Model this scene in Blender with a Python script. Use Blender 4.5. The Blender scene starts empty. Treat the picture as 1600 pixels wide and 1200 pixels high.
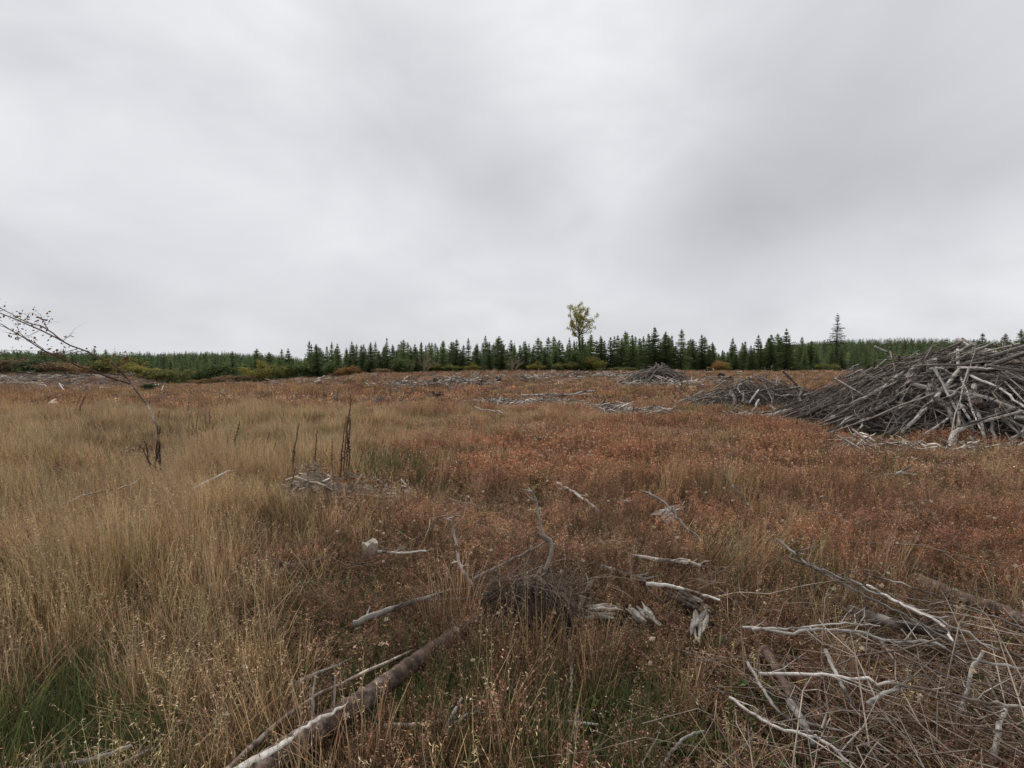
import bpy, math, random
import numpy as np
from math import radians as R, pi
from mathutils import Vector, Matrix

SC = bpy.context.scene
COL = SC.collection
# ------------------------------------------------------------------ camera
F = 800.0; HOR = 575.0; CAMH = 1.6
PITCH = math.atan((600 - HOR) / F)
cam = bpy.data.cameras.new('camera'); camo = bpy.data.objects.new('camera', cam); COL.objects.link(camo)
camo.location = (0, 0, CAMH); camo.rotation_euler = (pi / 2 - PITCH, 0, 0)
cam.sensor_width = 36; cam.lens = 36 * F / 1600; cam.clip_start = 0.05; cam.clip_end = 9000
SC.camera = camo
# ------------------------------------------------------------------ world
SUN_EL, SUN_AZ = R(52), R(-20)
w = bpy.data.worlds.new('World'); SC.world = w; w.use_nodes = True
nt = w.node_tree; N = nt.nodes; L = nt.links
bg = N['Background']; bg.inputs['Strength'].default_value = 0.1
sky = N.new('ShaderNodeTexSky'); sky.sky_type = 'NISHITA'; sky.sun_disc = False
sky.sun_elevation = SUN_EL; sky.sun_rotation = SUN_AZ
tc = N.new('ShaderNodeTexCoord')

def mth(op, a, b=None, c=None, clamp=False):
    n = N.new('ShaderNodeMath'); n.operation = op; n.use_clamp = clamp
    for i, v in enumerate((a, b, c)):
        if v is None: continue
        if isinstance(v, (int, float)): n.inputs[i].default_value = v
        else: L.new(v, n.inputs[i])
    return n.outputs[0]

sep = N.new('ShaderNodeSeparateXYZ'); L.new(tc.outputs['Generated'], sep.inputs[0])
zc = mth('MAXIMUM', sep.outputs[2], 0.0)
den = mth('ADD', zc, 0.42)
cx = mth('DIVIDE', sep.outputs[0], den); cy = mth('DIVIDE', sep.outputs[1], den)
cmb = N.new('ShaderNodeCombineXYZ'); L.new(cx, cmb.inputs[0]); L.new(cy, cmb.inputs[1])
def wnoise(scale, detail, rough, off, dist=0.0, sc=(1, 1, 1)):
    mp = N.new('ShaderNodeMapping'); mp.inputs['Location'].default_value = off; mp.inputs['Scale'].default_value = sc
    L.new(cmb.outputs[0], mp.inputs['Vector'])
    n = N.new('ShaderNodeTexNoise'); n.inputs['Scale'].default_value = scale; n.inputs['Detail'].default_value = detail
    n.inputs['Roughness'].default_value = rough; n.inputs['Distortion'].default_value = dist
    L.new(mp.outputs[0], n.inputs['Vector']); return n.outputs['Fac']
n0 = N.new('ShaderNodeTexNoise'); n0.inputs['Scale'].default_value = 2.6; n0.inputs['Detail'].default_value = 4; n0.inputs['Roughness'].default_value = .5; n0.inputs['Distortion'].default_value = .35
mp0 = N.new('ShaderNodeMapping'); mp0.inputs['Location'].default_value = (4.2, 1.3, 2.2); mp0.inputs['Scale'].default_value = (1, 1, 1.7); L.new(tc.outputs['Generated'], mp0.inputs['Vector']); L.new(mp0.outputs[0], n0.inputs['Vector'])
n1 = n0.outputs['Fac']
n2 = wnoise(0.5, 2, 0.4, (21.3, 8.2, 0), 0.2, (1, 1, 1))
n3 = wnoise(3.2, 4, 0.5, (4.3, 19.2, 0), 0.5)
lum = mth('MULTIPLY_ADD', mth('SUBTRACT', n1, 0.5), 0.42, .94)
lum = mth('MULTIPLY_ADD', mth('SUBTRACT', n2, 0.5), 0.22, lum)
lum = mth('MULTIPLY_ADD', mth('SUBTRACT', n3, 0.5), 0.13, lum)
def pixdir(px, py):
    v = Vector(((px - 800) / F, 1, (600 - py) / F)); v.rotate(Matrix.Rotation(-PITCH, 3, 'X')); return v.normalized()
# soft thick and thin places of the cloud sheet: (pixel x, pixel y, tightness, gain, stretch)
for (px, py, k, g) in [(840, 150, 110, .08), (965, 230, 130, .10), (900, 40, 40, .05), (560, 330, 40, .03), (620, 170, 60, -.04), (800, 280, 200, -.11), (700, 130, 120, -.05),
                       (1090, 370, 130, -.10), (1200, 325, 110, -.10), (1330, 270, 90, -.09), (1480, 215, 70, -.06), (1620, 160, 40, -.05), (200, 80, 10, .13), (300, 430, 70, -.07), (60, 440, 60, -.04),
                       (560, 440, 80, -.08), (820, 440, 90, -.06), (1250, 440, 60, .04), (1500, 400, 50, .04), (1480, 510, 120, .08), (780, 510, 150, .06), (300, 535, 90, .03)]:
    d = pixdir(px, py)
    vm = N.new('ShaderNodeVectorMath'); vm.operation = 'DOT_PRODUCT'
    nv = N.new('ShaderNodeVectorMath'); nv.operation = 'NORMALIZE'; L.new(tc.outputs['Generated'], nv.inputs[0])
    L.new(nv.outputs[0], vm.inputs[0]); vm.inputs[1].default_value = d
    # warp the edge with cloud noise so the patch is ragged, not round
    wob = mth('MULTIPLY_ADD', mth('SUBTRACT', n3, 0.5), 0.35 / k ** .5 * .4, vm.outputs['Value'])
    wob = mth('MULTIPLY_ADD', mth('SUBTRACT', n1, 0.5), 0.5 / k ** .5 * .35, wob)
    e = mth('EXPONENT', mth('MULTIPLY', mth('SUBTRACT', wob, 1.0), k))
    e = mth('MINIMUM', e, 1.2)
    lum = mth('MULTIPLY_ADD', e, g, lum)
cr = N.new('ShaderNodeValToRGB'); L.new(mth('MULTIPLY', lum, 0.5), cr.inputs[0])
cr.color_ramp.elements[0].position = 0.34; cr.color_ramp.elements[0].color = (.315, .32, .345, 1)
cr.color_ramp.elements[1].position = 0.64; cr.color_ramp.elements[1].color = (.76, .775, .79, 1)
em = cr.color_ramp.elements.new(0.5); em.color = (.545, .555, .575, 1)
sc10 = N.new('ShaderNodeVectorMath'); sc10.operation = 'SCALE'; sc10.inputs['Scale'].default_value = 10.0
L.new(cr.outputs[0], sc10.inputs[0])
mx = N.new('ShaderNodeMix'); mx.data_type = 'RGBA'; mx.inputs[0].default_value = 0.985
L.new(sky.outputs[0], mx.inputs[6]); L.new(sc10.outputs[0], mx.inputs[7]); L.new(mx.outputs[2], bg.inputs['Color'])
# ------------------------------------------------------------------ sun (through thick cloud)
sl = bpy.data.lights.new('sun', 'SUN'); sl.energy = 1.5; sl.angle = R(12); sl.color = (1, .97, .92)
so = bpy.data.objects.new('sun', sl); COL.objects.link(so)
so.rotation_euler = (pi / 2 - SUN_EL, 0, pi - SUN_AZ + 0.0)
SC.view_settings.view_transform = 'Standard'; SC.view_settings.look = 'None'
SC.view_settings.exposure = 0.48; SC.view_settings.gamma = 1; SC.view_settings.use_curve_mapping = False
SC.cycles.max_bounces = 4; SC.cycles.diffuse_bounces = 2; SC.cycles.glossy_bounces = 1

# ------------------------------------------------------------------ noise and terrain
rng = np.random.default_rng(5)
TAB = np.random.default_rng(11).random((256, 256))
def vnoise(x, y):
    x = np.asarray(x, float); y = np.asarray(y, float)
    xi = np.floor(x).astype(int); yi = np.floor(y).astype(int); fx = x - xi; fy = y - yi
    fx = fx * fx * (3 - 2 * fx); fy = fy * fy * (3 - 2 * fy)
    g = lambda a, b: TAB[a & 255, b & 255]
    return (g(xi, yi) * (1 - fx) + g(xi + 1, yi) * fx) * (1 - fy) + (g(xi, yi + 1) * (1 - fx) + g(xi + 1, yi + 1) * fx) * fy
def fbm(x, y, o=3):
    s = 0; a = 1; t = 0
    for k in range(o):
        s = s + a * vnoise(x * 2 ** k + 17.3 * k, y * 2 ** k + 5.1 * k); t += a; a *= .5
    return s / t * 2 - 1
KD = np.array([0, 10, 20, 40, 60, 85, 100, 150, 260, 500, 4000.])
KP = np.array([-400, 200, 262, 400, 480, 600, 800, 1130, 1240, 2000.])
KZ = np.array([
    [0, 0, -.05, -.35, -.6, .75, .85, 1.4, 5.0, 3, 1],
    [0, 0, -.05, -.35, -.6, .75, .85, 1.6, 5.8, 3, 1],
    [0, 0, -.10, -.45, -.8, -1.1, -.9, 1.5, 5.8, 3, 1],
    [0, 0, 0, -.20, -.5, -.95, -.8, 1.4, 5.2, 3, 1],
    [0, 0, 0, 0, 0, -.2, -.2, .2, 1.2, 1, 1],
    [0, 0, 0, .15, .4, .75, .8, .8, 1.2, 1, 1],
    [0, 0, .05, .3, .65, 1.05, 1.1, 1, 1.2, 1, 1],
    [0, 0, .05, .3, .65, 1.05, 1.1, 1, 1.6, 1, 1],
    [0, 0, .05, .3, .65, 1.05, 1.1, 2.4, 13.0, 10, 1],
    [0, 0, .05, .3, .65, 1.05, 1.1, 2.4, 13.0, 10, 1]])
def terrain(x, y):
    x = np.asarray(x, float); y = np.asarray(y, float)
    az = np.arctan2(x, y); r = np.hypot(x, y)
    azc = np.clip(az, -1.15, 1.15)
    D = r * np.cos(azc); px = 800 + F * np.tan(azc)
    px = np.clip(px, KP[0], KP[-1] - 1); D = np.clip(D, 0, 3999)
    i = np.clip(np.searchsorted(KP, px, 'right') - 1, 0, len(KP) - 2)
    j = np.clip(np.searchsorted(KD, D, 'right') - 1, 0, len(KD) - 2)
    a = (px - KP[i]) / (KP[i + 1] - KP[i]); a = a * a * (3 - 2 * a)
    b = (D - KD[j]) / (KD[j + 1] - KD[j])
    z = (KZ[i, j] * (1 - a) + KZ[i + 1, j] * a) * (1 - b) + (KZ[i, j + 1] * (1 - a) + KZ[i + 1, j + 1] * a) * b
    z = z + .045 * fbm(x * 1.1, y * 1.1, 3) + np.minimum(r / 60, 1) * .20 * fbm(x * .16 + 3, y * .16, 3)
    z = z + np.clip((r - 110) / 200, 0, 1) * 1.5 * fbm(x * .015 + 9, y * .015, 2)
    return z
fwd = np.array([0, math.cos(PITCH), -math.sin(PITCH)]); upv = np.array([0, math.sin(PITCH), math.cos(PITCH)])
CAM = np.array([0, 0, CAMH])
def ray(px, py): return fwd + np.array([1, 0, 0]) * (px - 800) / F + upv * (600 - py) / F
MOUNDS = []
def mound_h(x, y):
    best = np.full(np.shape(x), -99.0)
    for (mx_, my, rx, ry, rot, h, pw) in MOUNDS:
        c, s = math.cos(rot), math.sin(rot); dx = (x - mx_); dy = (y - my)
        q = np.hypot((dx * c + dy * s) / rx, (-dx * s + dy * c) / ry)
        q = q * (1 + .12 * fbm(x * .5 + 4, y * .5, 2))
        best = np.maximum(best, terrain(x, y) + h * (1 - q ** pw))
    return best
def surf(x, y): return np.maximum(terrain(x, y), mound_h(x, y)) if MOUNDS else terrain(x, y)
def hit(px, py, h=0.0, mounds=True):
    """where the view ray of a pixel meets the ground (raised by h)"""
    d = ray(px, py); t = np.concatenate([np.linspace(1.0, 30, 1500), np.geomspace(30.05, 600, 1500)])
    P = CAM + t[:, None] * d
    g = (surf if mounds else terrain)(P[:, 0], P[:, 1]) + h
    k = np.nonzero(P[:, 2] < g)[0]
    if len(k) == 0: return P[-1]
    k = k[0]; k0 = max(k - 1, 0)
    a, b = P[k0, 2] - g[k0], g[k] - P[k, 2]
    f_ = a / (a + b + 1e-9)
    return P[k0] * (1 - f_) + P[k] * f_
def at(px, py, D):
    """point on the pixel's ray at depth D (metres ahead)"""
    d = ray(px, py); return CAM + d * (D / d[1])
def project(P):
    v = np.asarray(P, float) - CAM; dep = v @ fwd
    return 800 + F * v[..., 0] / dep, 600 - F * (v @ upv) / dep

# ------------------------------------------------------------------ mesh helpers
class Geo:
    def __init__(s): s.v = []; s.f = []; s.c = []; s.n = 0
    def add(s, v, f, c):
        v = np.asarray(v, float).reshape(-1, 3); f = np.asarray(f, int)
        c = np.asarray(c, float)
        if c.ndim == 1: c = np.tile(c, (len(v), 1))
        s.v.append(v); s.f.append(f + s.n); s.c.append(c); s.n += len(v)
    def merge(s, o, M=None, tint=None):
        v = np.concatenate(o.v); c = np.concatenate(o.c)
        if M is not None: v = v @ np.array(M.to_3x3()).T + np.array(M.translation)
        if tint is not None: c = c * np.asarray(tint)
        for f in o.f: s.f.append(f + s.n)
        s.v.append(v); s.c.append(c); s.n += len(v)
    def mesh(s, name, mat, smooth=False):
        m = bpy.data.meshes.new(name)
        v = np.concatenate(s.v) if s.v else np.zeros((0, 3)); c = np.concatenate(s.c)
        tri = [f for f in s.f if f.shape[1] == 3]; quad = [f for f in s.f if f.shape[1] == 4]
        fl = []; tot = []
        for grp, k in ((tri, 3), (quad, 4)):
            if grp:
                a = np.concatenate(grp); fl.append(a.ravel()); tot.append(np.full(len(a), k))
        fl = np.concatenate(fl); tot = np.concatenate(tot)
        m.vertices.add(len(v)); m.vertices.foreach_set('co', v.astype(np.float32).ravel())
        m.loops.add(len(fl)); m.loops.foreach_set('vertex_index', fl.astype(np.int32))
        m.polygons.add(len(tot)); st = np.concatenate([[0], np.cumsum(tot)[:-1]])
        m.polygons.foreach_set('loop_start', st.astype(np.int32))
        m.polygons.foreach_set('loop_total', tot.astype(np.int32))
        if smooth: m.polygons.foreach_set('use_smooth', np.ones(len(tot), bool))
        at_ = m.color_attributes.new('col', 'FLOAT_COLOR', 'POINT')
        cc = np.ones((len(v), 4), np.float32); cc[:, :3] = c; at_.data.foreach_set('color', cc.ravel())
        m.update(calc_edges=True); m.materials.append(mat); return m
def obj(name, mesh, parent=None):
    o = bpy.data.objects.new(name, mesh); COL.objects.link(o)
    if parent is not None: o.parent = parent
    return o
def tag(o, label=None, cat=None, group=None, kind=None):
    if label: o['label'] = label
    if cat: o['category'] = cat
    if group: o['group'] = group
    if kind: o['kind'] = kind
    return o
def empty(name, loc): 
    o = bpy.data.objects.new(name, None); COL.objects.link(o); o.location = tuple(loc); o.empty_display_size = .2; return o

def tube(g, P, rad, sides=6, col=(1, 1, 1), rough=0.0, cap=True, seed=0):
    P = np.asarray(P, float); n = len(P); rad = np.broadcast_to(np.asarray(rad, float), (n,))
    T = np.gradient(P, axis=0); T /= np.linalg.norm(T, axis=1)[:, None] + 1e-9
    a = np.array([0, 0, 1.]) if abs(T[0, 2]) < .8 else np.array([1., 0, 0])
    U = []; u = np.cross(T[0], a); u /= np.linalg.norm(u)
    for k in range(n):
        u = u - T[k] * (u @ T[k]); u /= np.linalg.norm(u) + 1e-9; U.append(u)
    U = np.array(U); W = np.cross(T, U)
    th = np.arange(sides) * 2 * pi / sides
    rr = rad[:, None] * np.ones(sides)
    if rough:
        q = np.random.default_rng(seed + 77)
        rr = rr * (1 + rough * q.normal(size=(1, sides)) * .7 + rough * q.normal(size=(n, sides)) * .6)
    V = P[:, None] + rr[..., None] * (np.cos(th)[:, None] * U[:, None] + np.sin(th)[:, None] * W[:, None])
    V = V.reshape(-1, 3)
    i = np.arange(n - 1)[:, None] * sides; j = np.arange(sides); j2 = (j + 1) % sides
    Fq = np.stack([i + j, i + j2, i + sides + j2, i + sides + j], -1).reshape(-1, 4)
    cV = np.asarray(col, float)
    if cV.ndim == 2: cV = np.repeat(cV, sides, 0)
    g.add(V, Fq, cV)
    if cap:
        for k, rev in ((0, 1), (n - 1, 0)):
            base = V[k * sides:(k + 1) * sides]; ctr = P[k]
            cc = (np.asarray(col, float) if np.ndim(col) == 1 else np.asarray(col, float)[k])
            f = np.stack([np.full(sides, sides), j, j2], -1)
            if rev: f = f[:, ::-1]
            g.add(np.vstack([base, ctr]), f, cc)
def spline(C, n, wob=0.0, seed=0):
    C = np.asarray(C, float); q = np.random.default_rng(seed)
    if len(C) == 2: C = np.vstack([C[0], (C[0] * 2 + C[1]) / 3, (C[0] + C[1] * 2) / 3, C[1]])
    E = np.vstack([2 * C[0] - C[1], C, 2 * C[-1] - C[-2]])
    t = np.linspace(0, len(C) - 1 - 1e-6, n); k = t.astype(int); f = (t - k)[:, None]
    a, b, c, d = E[k], E[k + 1], E[k + 2], E[k + 3]
    P = .5 * (2 * b + (c - a) * f + (2 * a - 5 * b + 4 * c - d) * f ** 2 + (3 * b - a - 3 * c + d) * f ** 3)
    if wob:
        ln = np.linalg.norm(C[-1] - C[0]); wv = q.normal(size=(n, 3)) * wob * ln
        P[1:-1] += wv[1:-1]
    return P

def blades(g, base, head, lean, h, wdt, bend, segs=3, col=(1, 1, 1), tipcol=None, face=None):
    """many blades at once; every argument an array of n"""
    n = len(base); t = np.linspace(0, 1, segs + 1)[None, :, None]
    hd = np.stack([np.cos(head), np.sin(head), np.zeros(n)], -1)[:, None]
    h = np.broadcast_to(h, (n,))[:, None, None]; lean = np.broadcast_to(lean, (n,))[:, None, None]; bend = np.broadcast_to(bend, (n,))[:, None, None]
    up = np.array([0, 0, 1.])
    c = base[:, None] + h * (t * np.cos(lean) * up + (t * np.sin(lean) + bend * t ** 2) * hd - .35 * bend ** 2 * t ** 2 * up)
    fa = head + pi / 2 if face is None else face
    sd = np.stack([np.cos(fa), np.sin(fa), np.zeros(n)], -1)[:, None]
    wd = np.broadcast_to(wdt, (n,))[:, None, None] * (1 - .85 * t ** 1.6) * .5
    V = np.stack([c - sd * wd, c + sd * wd], 2).reshape(n, -1, 3)
    k = np.arange(segs) * 2; q = np.stack([k, k + 1, k + 3, k + 2], -1)
    Fq = (np.arange(n)[:, None, None] * (2 * segs + 2) + q).reshape(-1, 4)
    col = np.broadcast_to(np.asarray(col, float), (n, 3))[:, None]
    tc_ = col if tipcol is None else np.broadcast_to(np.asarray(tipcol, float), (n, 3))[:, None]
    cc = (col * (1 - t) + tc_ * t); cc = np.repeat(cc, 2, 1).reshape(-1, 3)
    g.add(V.reshape(-1, 3), Fq, cc)
    return c
def leaves(g, pos, size, col, q, aspect=2.0, flat=0.0):
    """n small pointed leaves (kite of two triangles folded along the midrib)"""
    n = len(pos); d = q.normal(size=(n, 3)); d[:, 2] *= (1 - flat); d /= np.linalg.norm(d, axis=1)[:, None] + 1e-9
    e = np.cross(d, q.normal(size=(n, 3))); e /= np.linalg.norm(e, axis=1)[:, None] + 1e-9
    nn = np.cross(d, e)
    s = np.broadcast_to(size, (n,))[:, None]
    a = pos; b = pos + d * s * .5 + e * s / aspect / 2; c = pos + d * s; dd = pos + d * s * .5 - e * s / aspect / 2
    b = b + nn * s * .08; dd = dd + nn * s * .08
    V = np.stack([a, b, c, dd], 1).reshape(-1, 3); i = np.arange(n)[:, None] * 4
    col = np.broadcast_to(np.asarray(col, float), (n, 3))
    g.add(V, np.concatenate([i + [0, 1, 2], i + [0, 2, 3]]), np.repeat(col, 4, 0))

# ------------------------------------------------------------------ materials
def new_mat(name):
    m = bpy.data.materials.new(name); m.use_nodes = True; return m, m.node_tree.nodes, m.node_tree.links
def mat_plant(name, base, rough=.8, trans=.25, inst=True, var=.35, spec=.2):
    m, N, L = new_mat(name); b = N['Principled BSDF']
    b.inputs['Roughness'].default_value = rough; b.inputs['Specular IOR Level'].default_value = spec
    ca = N.new('ShaderNodeAttribute'); ca.attribute_name = 'col'
    m1 = N.new('ShaderNodeMix'); m1.data_type = 'RGBA'; m1.blend_type = 'MULTIPLY'; m1.inputs[0].default_value = 1
    m1.inputs[6].default_value = (*base, 1); L.new(ca.outputs['Color'], m1.inputs[7]); out = m1.outputs[2]
    if inst:
        ia = N.new('ShaderNodeAttribute'); ia.attribute_type = 'INSTANCER'; ia.attribute_name = 'tint'
        m2 = N.new('ShaderNodeMix'); m2.data_type = 'RGBA'; m2.blend_type = 'MULTIPLY'; m2.inputs[0].default_value = 1
        L.new(out, m2.inputs[6]); L.new(ia.outputs['Color'], m2.inputs[7]); out = m2.outputs[2]
    oi = N.new('ShaderNodeObjectInfo'); hs = N.new('ShaderNodeHueSaturation')
    mr = N.new('ShaderNodeMapRange'); mr.inputs['To Min'].default_value = 1 - var; mr.inputs['To Max'].default_value = 1 + var
    L.new(oi.outputs['Random'], mr.inputs['Value']); L.new(mr.outputs[0], hs.inputs['Value']); L.new(out, hs.inputs['Color'])
    L.new(hs.outputs[0], b.inputs['Base Color'])
    if trans:
        t = N.new('ShaderNodeBsdfTranslucent'); L.new(hs.outputs[0], t.inputs['Color'])
        mx = N.new('ShaderNodeMixShader'); mx.inputs[0].default_value = trans
        L.new(b.outputs[0], mx.inputs[1]); L.new(t.outputs[0], mx.inputs[2]); L.new(mx.outputs[0], N['Material Output'].inputs[0])
    return m
def mat_wood(name, pale, dark, bark=None, bark_amt=0.0, scale=14, bump=.5):
    """weathered wood: streaks along the grain (object z or generic), patches of bark"""
    m, N, L = new_mat(name); b = N['Principled BSDF']; b.inputs['Roughness'].default_value = .85; b.inputs['Specular IOR Level'].default_value = .2
    tc = N.new('ShaderNodeTexCoord'); ca = N.new('ShaderNodeAttribute'); ca.attribute_name = 'col'; oi = N.new('ShaderNodeObjectInfo')
    ad = N.new('ShaderNodeVectorMath'); L.new(tc.outputs['Object'], ad.inputs[0])
    cb = N.new('ShaderNodeCombineXYZ'); 
    ml = N.new('ShaderNodeMath'); ml.operation = 'MULTIPLY'; ml.inputs[1].default_value = 37; L.new(oi.outputs['Random'], ml.inputs[0])
    for k in range(3): L.new(ml.outputs[0], cb.inputs[k])
    L.new(cb.outputs[0], ad.inputs[1])
    n1 = N.new('ShaderNodeTexNoise'); n1.inputs['Scale'].default_value = scale; n1.inputs['Detail'].default_value = 6; n1.inputs['Roughness'].default_value = .7
    L.new(ad.outputs[0], n1.inputs['Vector'])
    r1 = N.new('ShaderNodeValToRGB'); r1.color_ramp.elements[0].position = .34; r1.color_ramp.elements[1].position = .66
    r1.color_ramp.elements[0].color = (*dark, 1); r1.color_ramp.elements[1].color = (*pale, 1); L.new(n1.outputs['Fac'], r1.inputs[0]); out = r1.outputs[0]
    if bark:
        n2 = N.new('ShaderNodeTexNoise'); n2.inputs['Scale'].default_value = scale * .28; n2.inputs['Detail'].default_value = 5; n2.inputs['Roughness'].default_value = .65
        L.new(ad.outputs[0], n2.inputs['Vector'])
        r2 = N.new('ShaderNodeMapRange'); r2.inputs['From Min'].default_value = 1 - bark_amt - .05 if False else .5 + (.5 - bark_amt) * .5 - .03
        r2.inputs['From Max'].default_value = r2.inputs['From Min'].default_value + .06; L.new(n2.outputs['Fac'], r2.inputs['Value'])
        mx = N.new('ShaderNodeMix'); mx.data_type = 'RGBA'; L.new(r2.outputs[0], mx.inputs[0]); L.new(out, mx.inputs[6])
        nb = N.new('ShaderNodeTexNoise'); nb.inputs['Scale'].default_value = scale * 2.4; nb.inputs['Detail'].default_value = 4; L.new(ad.outputs[0], nb.inputs['Vector'])
        rb = N.new('ShaderNodeValToRGB'); rb.color_ramp.elements[0].position = .35; rb.color_ramp.elements[1].position = .7
        rb.color_ramp.elements[0].color = tuple(c * .55 for c in bark) + (1,); rb.color_ramp.elements[1].color = tuple(min(1, c * 1.5) for c in bark) + (1,)
        L.new(nb.outputs['Fac'], rb.inputs[0]); L.new(rb.outputs[0], mx.inputs[7]); out = mx.outputs[2]
    m1 = N.new('ShaderNodeMix'); m1.data_type = 'RGBA'; m1.blend_type = 'MULTIPLY'; m1.inputs[0].default_value = 1
    L.new(out, m1.inputs[6]); L.new(ca.outputs['Color'], m1.inputs[7])
    hs = N.new('ShaderNodeHueSaturation'); mr = N.new('ShaderNodeMapRange'); mr.inputs['To Min'].default_value = .5; mr.inputs['To Max'].default_value = 1.25
    L.new(oi.outputs['Random'], mr.inputs['Value']); L.new(mr.outputs[0], hs.inputs['Value']); L.new(m1.outputs[2], hs.inputs['Color'])
    L.new(hs.outputs[0], b.inputs['Base Color'])
    bp = N.new('ShaderNodeBump'); bp.inputs['Strength'].default_value = bump; bp.inputs['Distance'].default_value = .01
    L.new(n1.outputs['Fac'], bp.inputs['Height']); L.new(bp.outputs[0], b.inputs['Normal'])
    return m
M_TAN = mat_plant('dry_grass_straw', (1, 1, 1), trans=.16, var=.25)
M_RUST = mat_plant('rusty_weed', (1, 1, 1), trans=.12, var=.3)
M_GREEN = mat_plant('green_leaf', (1, 1, 1), trans=.3, var=.25, spec=.3)
M_PALE = mat_plant('dry_seed_head', (1, 1, 1), trans=.3, var=.15)
M_NEEDLE = mat_plant('conifer_needles', (1, 1, 1), trans=.22, inst=False, var=.35)
M_LEAF = mat_plant('autumn_leaves', (1, 1, 1), trans=.3, inst=False, var=.15)
M_FOREST = mat_plant('far_conifer_needles', (1, 1, 1), trans=.22, inst=True, var=.3)
M_TRUNK = mat_wood('young_bark', (.16, .13, .10), (.06, .05, .04), scale=6)
M_GREY = mat_wood('bleached_wood', (.64, .595, .54), (.30, .27, .24), (.13, .10, .08), .42, 12)
M_STICK = mat_wood('weathered_stick', (.47, .41, .36), (.16, .13, .11), (.10, .078, .065), .5, 9)
M_TWIG = mat_wood('dead_twig', (.27, .24, .215), (.10, .085, .075), scale=9)
M_BARK = mat_wood('flaky_bark', (.23, .15, .115), (.07, .047, .038), (.33, .25, .205), .35, 22, 1.0)
M_BARE = mat_wood('peeled_wood', (.62, .585, .54), (.28, .25, .22), scale=18)
M_STALK = mat_wood('dark_seed_stalk', (.12, .072, .052), (.045, .028, .021), scale=30)
M_CHIP = mat_wood('bark_chips', (.60, .54, .48), (.28, .23, .20), scale=20)
M_DARK = mat_wood('charred_root', (.07, .06, .055), (.02, .018, .017), scale=8)
# ------------------------------------------------------------------ the brush piles' shapes (needed by everything that rests on them)
#        x     y     rx   ry   rot    h    power
MOUNDS += [(11.95, 13.1, 4.35, 4.0, -.35, 2.02, 1.7),
           (9.25, 19.3, 2.95, 2.0, 0.0, 1.02, 1.8),
           (11.2, 39.5, 2.7, 2.0, 0.0, 1.30, 2.4),
           (31.0, 46.0, 1.9, 1.6, 0.0, 1.45, 1.8)]

# ------------------------------------------------------------------ ground cover zones, from where a place lies
def sg(v): return 1 / (1 + np.exp(-np.clip(v, -30, 30)))
def zone(x, y):
    """weights of: straw, rust, dark (brown dead weed), green, slash (bare purple-brown litter)"""
    yy = np.maximum(y, .3); z = np.zeros_like(x)
    px = 800 + F * x / yy; py = HOR + F * CAMH / yy                    # the plan position written as azimuth and distance
    n = fbm(x * .35 + 7, y * .35, 3); n2 = fbm(x * 1.3 + 2, y * 1.3 + 9, 3); n3 = fbm(x * .09 + 31, y * .09, 2)
    xb = np.interp(py, [575, 600, 640, 655, 700, 750, 800, 860, 920, 1000, 1100, 1200, 1500], [250, 300, 330, 760, 690, 600, 560, 545, 520, 455, 380, 330, 250])
    straw = sg((xb - px + n * 190 + n2 * 110) / 75)
    near = sg((py - 880 - .12 * (px - 900) + n * 60) / 40)
    rust = (1.06 - straw) * (1 - .90 * near)
    dark = .20 + .14 * straw + 1.1 * near * (1 - straw * .8) + .45 * np.clip(n2, 0, 1) + .6 * np.clip(n - .15, 0, 1)
    dark = dark + 1.2 * np.exp(-((px - 400) / 170) ** 2 - ((py - 1000) / 110) ** 2)
    isl = lambda cx, cy, sx, sy, a: a * np.exp(-((px - cx) / sx) ** 2 - ((py - cy) / sy) ** 2)
    s2 = .10 * near + isl(1170, 840, 80, 45, 1.0) + isl(1590, 745, 60, 25, .6) + isl(1150, 705, 80, 14, .25) + isl(1055, 690, 40, 14, .3) + .25 * np.clip(n2 - .1, 0, 1) * (1 - near) + isl(660, 1040, 25, 60, .8) + isl(860, 660, 160, 10, .5)
    # the belt beyond 20 m is a patchwork
    far = sg((648 - py) / 5)
    straw = straw * (1 - far) + far * (.34 + .35 * np.clip(n + .15, 0, 1) + .8 * sg((120 - px) / 60) * sg((py - 606) / 3) + .7 * isl(260, 602, 160, 5, 1) + .8 * isl(1230, 590, 110, 9, 1) + .4 * sg((px - 1080) / 40))
    rust = rust * (1 - far) + far * (.60 + .7 * np.exp(-((py - 632) / 9) ** 2) * sg((px - 330) / 50) + .3 * np.clip(-n, 0, 1))
    slash = far * (.5 * np.clip(n3 + .25, 0, 1) * sg((612 - py) / 4) + 3.5 * sg((230 - px) / 30) * sg((604 - py) / 3) + .25)
    straw = straw + s2; dark = dark * (1 - .5 * far)
    green = .05 + isl(50, 1200, 170, 110, 8) + isl(620, 1140, 90, 70, 2.6) + isl(890, 1175, 130, 55, 1.8) + isl(520, 960, 70, 60, .9) + isl(620, 760, 60, 14, 4) + isl(490, 752, 40, 8, 1.5) + isl(1110, 655, 60, 8, .8) + isl(1380, 685, 70, 8, .9) \
        + isl(490, 1020, 80, 60, .7) + isl(1180, 880, 60, 30, .5) + isl(330, 672, 120, 14, .5) + isl(150, 670, 60, 10, .5) + isl(225, 608, 20, 5, 2) + isl(150, 690, 160, 20, .35) + .35 * np.clip(n2 - .2, 0, 1) + .38 * near
    straw = straw * (1 - .85 * np.clip(isl(40, 1210, 150, 90, 1.4), 0, 1))
    W = np.stack([straw, rust, dark, green, slash], -1) + 1e-4
    return W / W.sum(-1, keepdims=True), px, py, n, n2

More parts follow.
